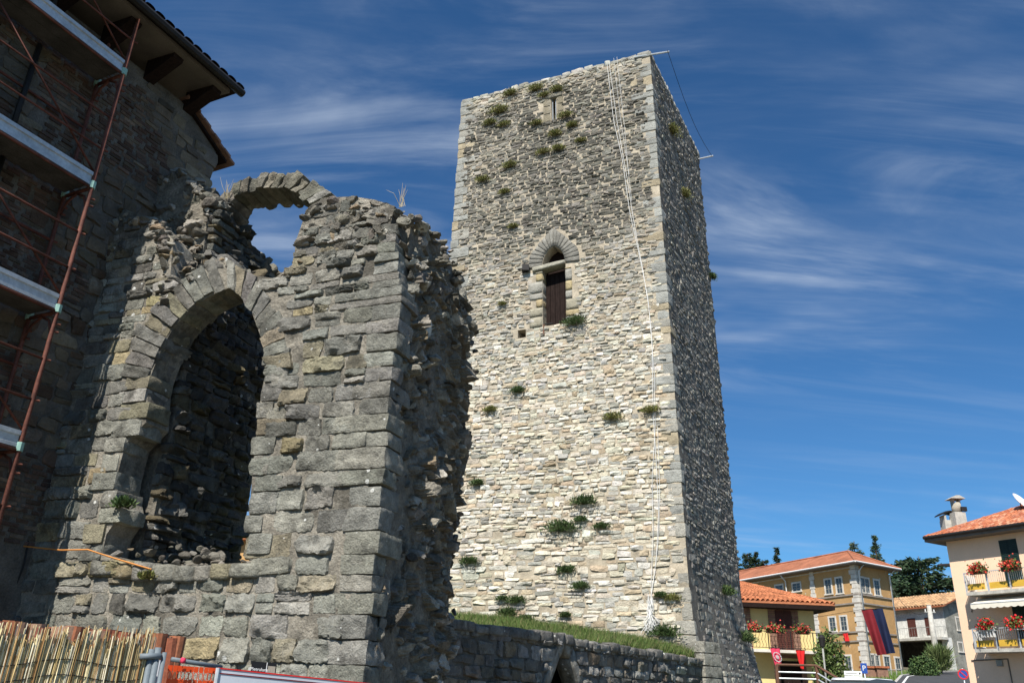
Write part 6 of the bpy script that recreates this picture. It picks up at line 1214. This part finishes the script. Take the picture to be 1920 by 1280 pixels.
for i, (px_, py_, lab) in enumerate(((288, 318, 'dry grass stalks on the ruin shoulder against the house'), (752, 360, 'thin dry stalk on top of the ruin pier'), (425, 345, 'wispy dry stalks left of the thin upper arch'))):
    s_, z_ = ruin_uv(px_, py_ + 22, .7); t = thing('dry_stalks', lab, 'plant', ruin(s_, z_, .7)); m = MB(); rr = np.random.default_rng(i)
    for k in range(9): a = rr.normal(0, .045, 2); m.tube([ruin(s_ + rr.normal(0, .03), z_ - .05, .7), ruin(s_ + a[0] * .6, z_ + .12, .7 + a[1]), ruin(s_ + a[0] * 1.6, z_ + rr.uniform(.15, .32), .7 + a[1])], [.004, .003, .0015], 3, (.30, .25, .15))
    m.build('stalks', 'reed', t)
# ---- cables on the tower face
def cable(label, pts, r_=.012, mat='cable_white', group=None):
    P = np.array(pts, float); n = len(P); t_ = np.linspace(0, n - 1, n * 6); Q_ = np.stack([np.interp(t_, range(n), P[:, k]) for k in range(3)], -1); m = MB(); m.tube(list(Q_), r_, 5); return tag(m.build('cable', mat), label, 'cable', group)
def on_front(l, o=.08): return [front(*front_uv(x, y), o) for x, y in l]
cable('white cable hanging down the tower, leftmost at the top', on_front([(1139, 118), (1152, 230), (1168, 300), (1182, 400), (1200, 480), (1216, 560), (1224, 640), (1226, 780), (1232, 870), (1236, 960), (1232, 1050), (1222, 1115), (1219, 1180)]), .0075)
cable('white cable running just beside the leftmost one', on_front([(1143, 117), (1158, 230), (1176, 330), (1190, 420), (1207, 510), (1218, 580), (1228, 700), (1230, 800), (1224, 900), (1226, 1000), (1222, 1100), (1224, 1170)]), .0065)
cable('thin white cable starting furthest right under the tower top', on_front([(1152, 112), (1164, 220), (1176, 300), (1181, 330)]), .0045)
cable('thin white cable slanting right across the upper wall', on_front([(1158, 110), (1172, 240), (1180, 330), (1186, 380)]), .0045)
cable('thin white cable low on the wall right of the bundle line', on_front([(1234, 800), (1238, 900), (1237, 1000), (1228, 1080), (1222, 1120)]), .0055)
rr = np.random.default_rng(3); t = thing('cable_bundle', 'tangled bundle of white cable hanging at the tower foot', 'cable bundle', front(*front_uv(1221, 1185), .1)); m = MB()
for k in range(34):
    x0 = rr.normal(1220, 2.5); y0 = rr.uniform(1112, 1140); m.tube([front(*front_uv(x0 + rr.normal(0, 1.5) * j + (j == 3) * rr.normal(3, 4), y0 + (1184 - y0) * j / 4 * rr.uniform(.85, 1.05)), rr.uniform(.06, .16)) for j in range(5)], .009, 4)
m.build('strands', 'cable_white', t)
for i, (pt_, lab, dr) in enumerate(((A1 + EZ * -.12, 'grey metal bar sticking out of the near tower top corner', NF * -.1 + UF * .55 + NR * .1), (K1 + EZ * -.35, 'grey metal bar sticking out of the far tower top corner', UF * .5 + NR * .1))): m = MB(); m.tube([pt_ - dr * .8, pt_ + dr], .03, 6); tag(m.build('metal_bar', 'galvanised'), lab, 'bar', None)
p0, p1 = A1 + EZ * -.12 + UF * .5, K1 + EZ * -.35 + UF * .45; m = MB(); m.tube([p0 + (p1 - p0) * t - EZ * .55 * math.sin(t * 3.14) + NR * .1 for t in np.linspace(0, 1, 10)], .008, 4); tag(m.build('wire', 'iron_dark'), 'thin sagging wire strung between the two bars at the tower top', 'wire')
cable('orange cable trailing over the ruin sill to the scaffold', [ruin(*ruin_uv(-20, 1015), -.10), ruin(*ruin_uv(60, 1026), -.09), ruin(*ruin_uv(130, 1034), -.12), ruin(*ruin_uv(180, 1033), -.12), ruin(*ruin_uv(225, 1048), -.10), ruin(*ruin_uv(290, 1068), -.05)], .009, 'cable_orange')
cable('dark tube in place of the scaffold pole shadow on the ruin left edge', [ruin(*ruin_uv(x, y), -.05) for x, y in ((205, 430), (176, 560), (150, 640), (120, 720), (96, 820), (80, 900), (62, 1000), (52, 1060), (20, 1140))], .012, 'iron_dark')  # dark tube laid along the line of the scaffold pole's shadow

# ================================================================== FOREGROUND FENCE
fa, fb = atd(-60, 1178, 5.3), atd(274, 1190, 5.75); fd = (fb - fa); fd[2] = 0; flen = np.linalg.norm(fd); fd /= flen; fn_ = np.array([fd[1], -fd[0], 0])
scr = thing('reed_screen', 'golden reed screen tied along the building site fence', 'reed screen', fa * np.array([1, 1, 0])); rr = np.random.default_rng(15); V = []; Fq = []; Cc = []
def reed(a, z1_, rad, lean, o, z0=.5):
    b = len(V); p0 = fa * np.array([1, 1, 0]) + fd * a + fn_ * o; p1 = p0 + fd * lean + EZ * z1_; p0 = p0 + EZ * z0
    for p in (p0, (p0 + p1) / 2 + fn_ * rr.normal(0, .004), p1):
        for k in range(4): V.append(p + rad * (fd * math.cos(k * 1.571) + fn_ * math.sin(k * 1.571)))
    for j in range(2):
        for k in range(4): Fq.append((b + j * 4 + k, b + j * 4 + (k + 1) % 4, b + j * 4 + 4 + (k + 1) % 4, b + j * 4 + 4 + k))
    Fq.append((b + 8, b + 9, b + 10, b + 11)); Cc.extend([pick([((.46, .34, .15), 3), ((.54, .45, .26), 4), ((.32, .18, .07), 2), ((.60, .55, .40), 2)], 1, rr, .18)[0]] * 12)
ztop = lambda a: np.interp(a / flen, [0, 1], [fa[2], fb[2]])
for k in range(2300): a = rr.uniform(0, flen); reed(a, float(ztop(a)) - .085 + rr.normal(0, .03), rr.uniform(.0018, .0045), rr.normal(.02, .015), rr.uniform(-.012, .012))
for k in range(200): a = rr.uniform(0, flen); reed(a, float(ztop(a)) + rr.uniform(-.04, .05), rr.uniform(.002, .004), rr.normal(.035, .03), rr.uniform(-.015, .02))
tag(obj('reeds', V, np.array(Fq), 'reed', scr, np.array(Cc)), kind='stuff')
for dz_ in (.16, .24, .36): m = MB(); m.tube([fa * np.array([1, 1, 0]) + fd * t * flen + EZ * (float(ztop(t * flen)) - dz_ - .02 * math.sin(t * 9)) + fn_ * .016 for t in np.linspace(0, 1, 14)], .0022, 4); m.build('binding_wire', 'iron_dark', scr)
m = MB(); m.prism([fa * np.array([1, 1, 0]) + fn_ * -.03 + EZ * .4, fb * np.array([1, 1, 0]) + fn_ * -.03 + EZ * .4, fb * np.array([1, 1, 0]) + fn_ * -.03 + EZ * (fb[2] - .17), fa * np.array([1, 1, 0]) + fn_ * -.03 + EZ * (fa[2] - .17)], -fn_ * .006); m.build('backing_sheet', 'straw_mat', scr)
# roof tiles stacked on end behind the screen
ta, tb = atd(8, 1162, 6.3), atd(334, 1190, 6.5); ns = 27
tw = MB()
for k in range(7): a_ = math.pi * k / 6; tw.v.append((.058 * math.cos(a_), -.06 * math.sin(a_), 0))
for k in range(7): a_ = math.pi * k / 6; tw.v.append((.048 * math.cos(a_), -.045 * math.sin(a_), 0))
tw.v += [(x * .85, y * .85, -.44) for x, y, z in tw.v[:7]] + [(x * .85, y * .85, -.44) for x, y, z in tw.v[7:14]]
tf = [(k, k + 1, k + 15, k + 14) for k in range(6)] + [(k + 7, k + 21, k + 22, k + 8) for k in range(6)] + [(k, k + 7, k + 8, k + 1) for k in range(6)] + [(0, 14, 21, 7), (6, 13, 27, 20)]
tiles = []
for c_ in ((.26, .085, .045), (.32, .12, .06), (.20, .07, .045), (.34, .20, .13)):
    me = bpy.data.meshes.new('clay_tile'); me.from_pydata(tw.v, [], tf); me.update(); a_ = me.color_attributes.new('Col', 'FLOAT_COLOR', 'POINT'); a_.data.foreach_set('color', np.tile([*c_, 1.0], len(tw.v)).astype(np.float32)); me.materials.append(MAT['tile_clay']); tiles.append(me)
pal_m = MB(); pal_m.box((-.1, -.1, 0), (.1, .1, .1))
pt0, pt1 = ta - EZ * .47, tb - EZ * .47; m = MB(); m.hexa([np.array([p[0], p[1], p[2] - .12]) + np.array([0, dy_, 0]) for p, dy_ in ((pt0, -.2), (pt1, -.2), (pt1, .25), (pt0, .25))] + [p + np.array([0, dy_, 0]) for p, dy_ in ((pt0, -.2), (pt1, -.2), (pt1, .25), (pt0, .25))]); plt_ = m.build('pallet', 'wood_rail'); tag(plt_, 'wooden pallet under the upright roof tiles', 'pallet')
for e_ in (pt0, pt1): mm = MB(); mm.box((e_[0] - .15 , e_[1] - .15, 0), (e_[0] + .15, e_[1] + .2, e_[2] - .121)); mm.build('stacked_blocks', 'concrete', plt_)
for k in range(ns):
    q = ta + (tb - ta) * (k / (ns - 1)); o = link_mesh('clay_tile', tiles[rr.integers(0, 4)], None, q + np.array([rr.normal(0, .006), rr.normal(0, .02), rr.uniform(-.03, .0)])); o.rotation_euler = (rr.normal(0, .03), rr.normal(0, .03), rr.normal(0, .15)); tag(o, 'terracotta roof tile stood on end in the row behind the reeds', 'roof tile', 'roof tiles stacked behind the reed screen')
# pipes, orange mesh, banner, black board
pf = thing('site_fence', 'grey tube building site fence between the reeds and the banner', 'fence', atd(300, 1280, 5.8) * np.array([1, 1, 0]))
def pipe(pts, r_, nm, mat='pipe_grey', par=None): m = MB(); m.tube(pts, r_, 10); return m.build(nm, mat, par or pf, True)
for px_, py_, r_ in ((285, 1216, .019), (297, 1213, .019), (309, 1222, .013)): q = atd(px_, py_, 5.75); pipe([(q[0], q[1], 0), q], r_, 'post')
pipe([atd(262, 1230, 5.72), atd(302, 1229, 5.74)], .018, 'rail'); pipe([atd(270, 1224, 5.8), atd(300, 1224, 5.8)], .012, 'rail'); pipe([atd(322, 1235, 5.85), atd(415, 1250, 6.05)], .014, 'rail')
q0, q1 = atd(340, 1237, 5.83), atd(346, 1238, 5.84); pipe([q0, q1], .018, 'red_tape', 'cloth_pink')
a_, b_ = atd(264, 1237, 5.9), atd(301, 1237, 5.9); m = MB(); m.prism([a_, b_, b_ * np.array([1, 1, 0]) + EZ * .5, a_ * np.array([1, 1, 0]) + EZ * .5], (0, .01, 0)); m.build('white_panel', 'banner_white', pf)
mo = thing('barrier_mesh', 'orange plastic barrier mesh with rows of oval holes', 'barrier mesh', atd(365, 1280, 5.9) * np.array([1, 1, 0])); a_, b_ = atd(316, 1246, 5.84), atd(414, 1252, 6.0); U = (b_ - a_); W_ = np.linalg.norm(U); U /= W_; nn = np.cross(U, EZ); nn /= np.linalg.norm(nn); cols_n = 12; cw = W_ / cols_n; ch = .048; m = MB()
z = 0; row = 0
while z < .6:
    h_ = .032 if row % 2 == 0 else ch
    for k in range(cols_n):
        o_ = a_ + U * cw * k - EZ * (z + h_); wob = nn * .012 * math.sin(k * .9 + row * .4)
        if row % 2 == 0: m.add([o_ + wob, o_ + U * cw + wob, o_ + U * cw + EZ * h_ + wob, o_ + EZ * h_ + wob], [(0, 1, 2, 3)])
        else:
            ctr = o_ + U * cw / 2 + EZ * h_ / 2 + wob; inn = [ctr + U * cw * .38 * math.cos(6.283 * j / 12) + EZ * h_ * .46 * math.sin(6.283 * j / 12) for j in range(12)]; out = []
            for j in range(12):
                cx, sx = math.cos(6.283 * j / 12), math.sin(6.283 * j / 12); s_ = 1 / max(abs(cx), abs(sx)); out.append(ctr + U * cw * .5 * cx * s_ + EZ * h_ * .5 * sx * s_)
            m.add(inn + out, [(j, (j + 1) % 12, 12 + (j + 1) % 12, 12 + j) for j in range(12)])
    z += h_; row += 1
m.build('netting', 'mesh_orange', mo)
ba, bb = atd(409, 1251, 5.95), atd(720, 1283, 6.5); bn = thing('site_banner', 'long pale banner panel with a thin red top edge on the fence', 'banner', (ba + bb) / 2 * np.array([1, 1, 0]))
def bstrip(z0, z1, mat, nm, o): m = MB(); U = bb - ba; U[2] = 0; U /= np.linalg.norm(U); nn = np.array([U[1], -U[0], 0]); m.prism([ba - EZ * z1 + nn * o, bb - EZ * z1 + nn * o, bb - EZ * z0 + nn * o, ba - EZ * z0 + nn * o], -nn * .006); return m.build(nm, mat, bn)
bstrip(.0, 1.2, 'banner_white', 'sheet', 0); bstrip(-.002, .006, 'cloth_red', 'red_edge', .004); bstrip(.028, .034, 'cloth_darkred', 'edge_line', .004)
m = MB(); m.tube([ba, np.array([ba[0], ba[1], 0])], .014, 8); m.build('end_post', 'galvanised', bn); m = MB(); m.tube([bb, np.array([bb[0], bb[1], 0])], .014, 8); m.build('end_post', 'galvanised', bn)
bq = atd(495, 1252, 6.1); bl = thing('black_board', 'small black board with white lettering on top of the banner', 'sign', bq); Ub = atd(518, 1254, 6.13) - atd(472, 1250, 6.08); wB = np.linalg.norm(Ub); Ub /= wB; Nb = np.cross(Ub, EZ); Nb /= np.linalg.norm(Nb); m = MB(); hB = .075
m.prism([bq - Ub * wB / 2 - EZ * hB / 2, bq + Ub * wB / 2 - EZ * hB / 2, bq + Ub * wB / 2 + EZ * hB / 2, bq - Ub * wB / 2 + EZ * hB / 2], -Nb * .01); m.build('face', 'sign_black', bl)
text(bl, 'ilPietralunga', bq - Ub * wB * .19 - EZ * .010 + Nb * .004, .030, 'paint_white', Ub, Nb)
m = MB(); c_ = bq + Ub * wB * .30 - EZ * .008; m.prism([c_ - Ub * .025 - EZ * .025 + Nb * .003, c_ + Ub * .025 - EZ * .025 + Nb * .003, c_ + Ub * .025 + EZ * .025 + Nb * .003, c_ - Ub * .025 + EZ * .025 + Nb * .003], Nb * .002); m.build('pale_square', 'plaster_pale', bl)
m = MB(); m.tube([bq + Ub * wB * .1 + EZ * hB * .5, bq + Ub * wB * .1 - EZ * hB * .8], .003, 4); m.build('tie', 'paint_white', bl)
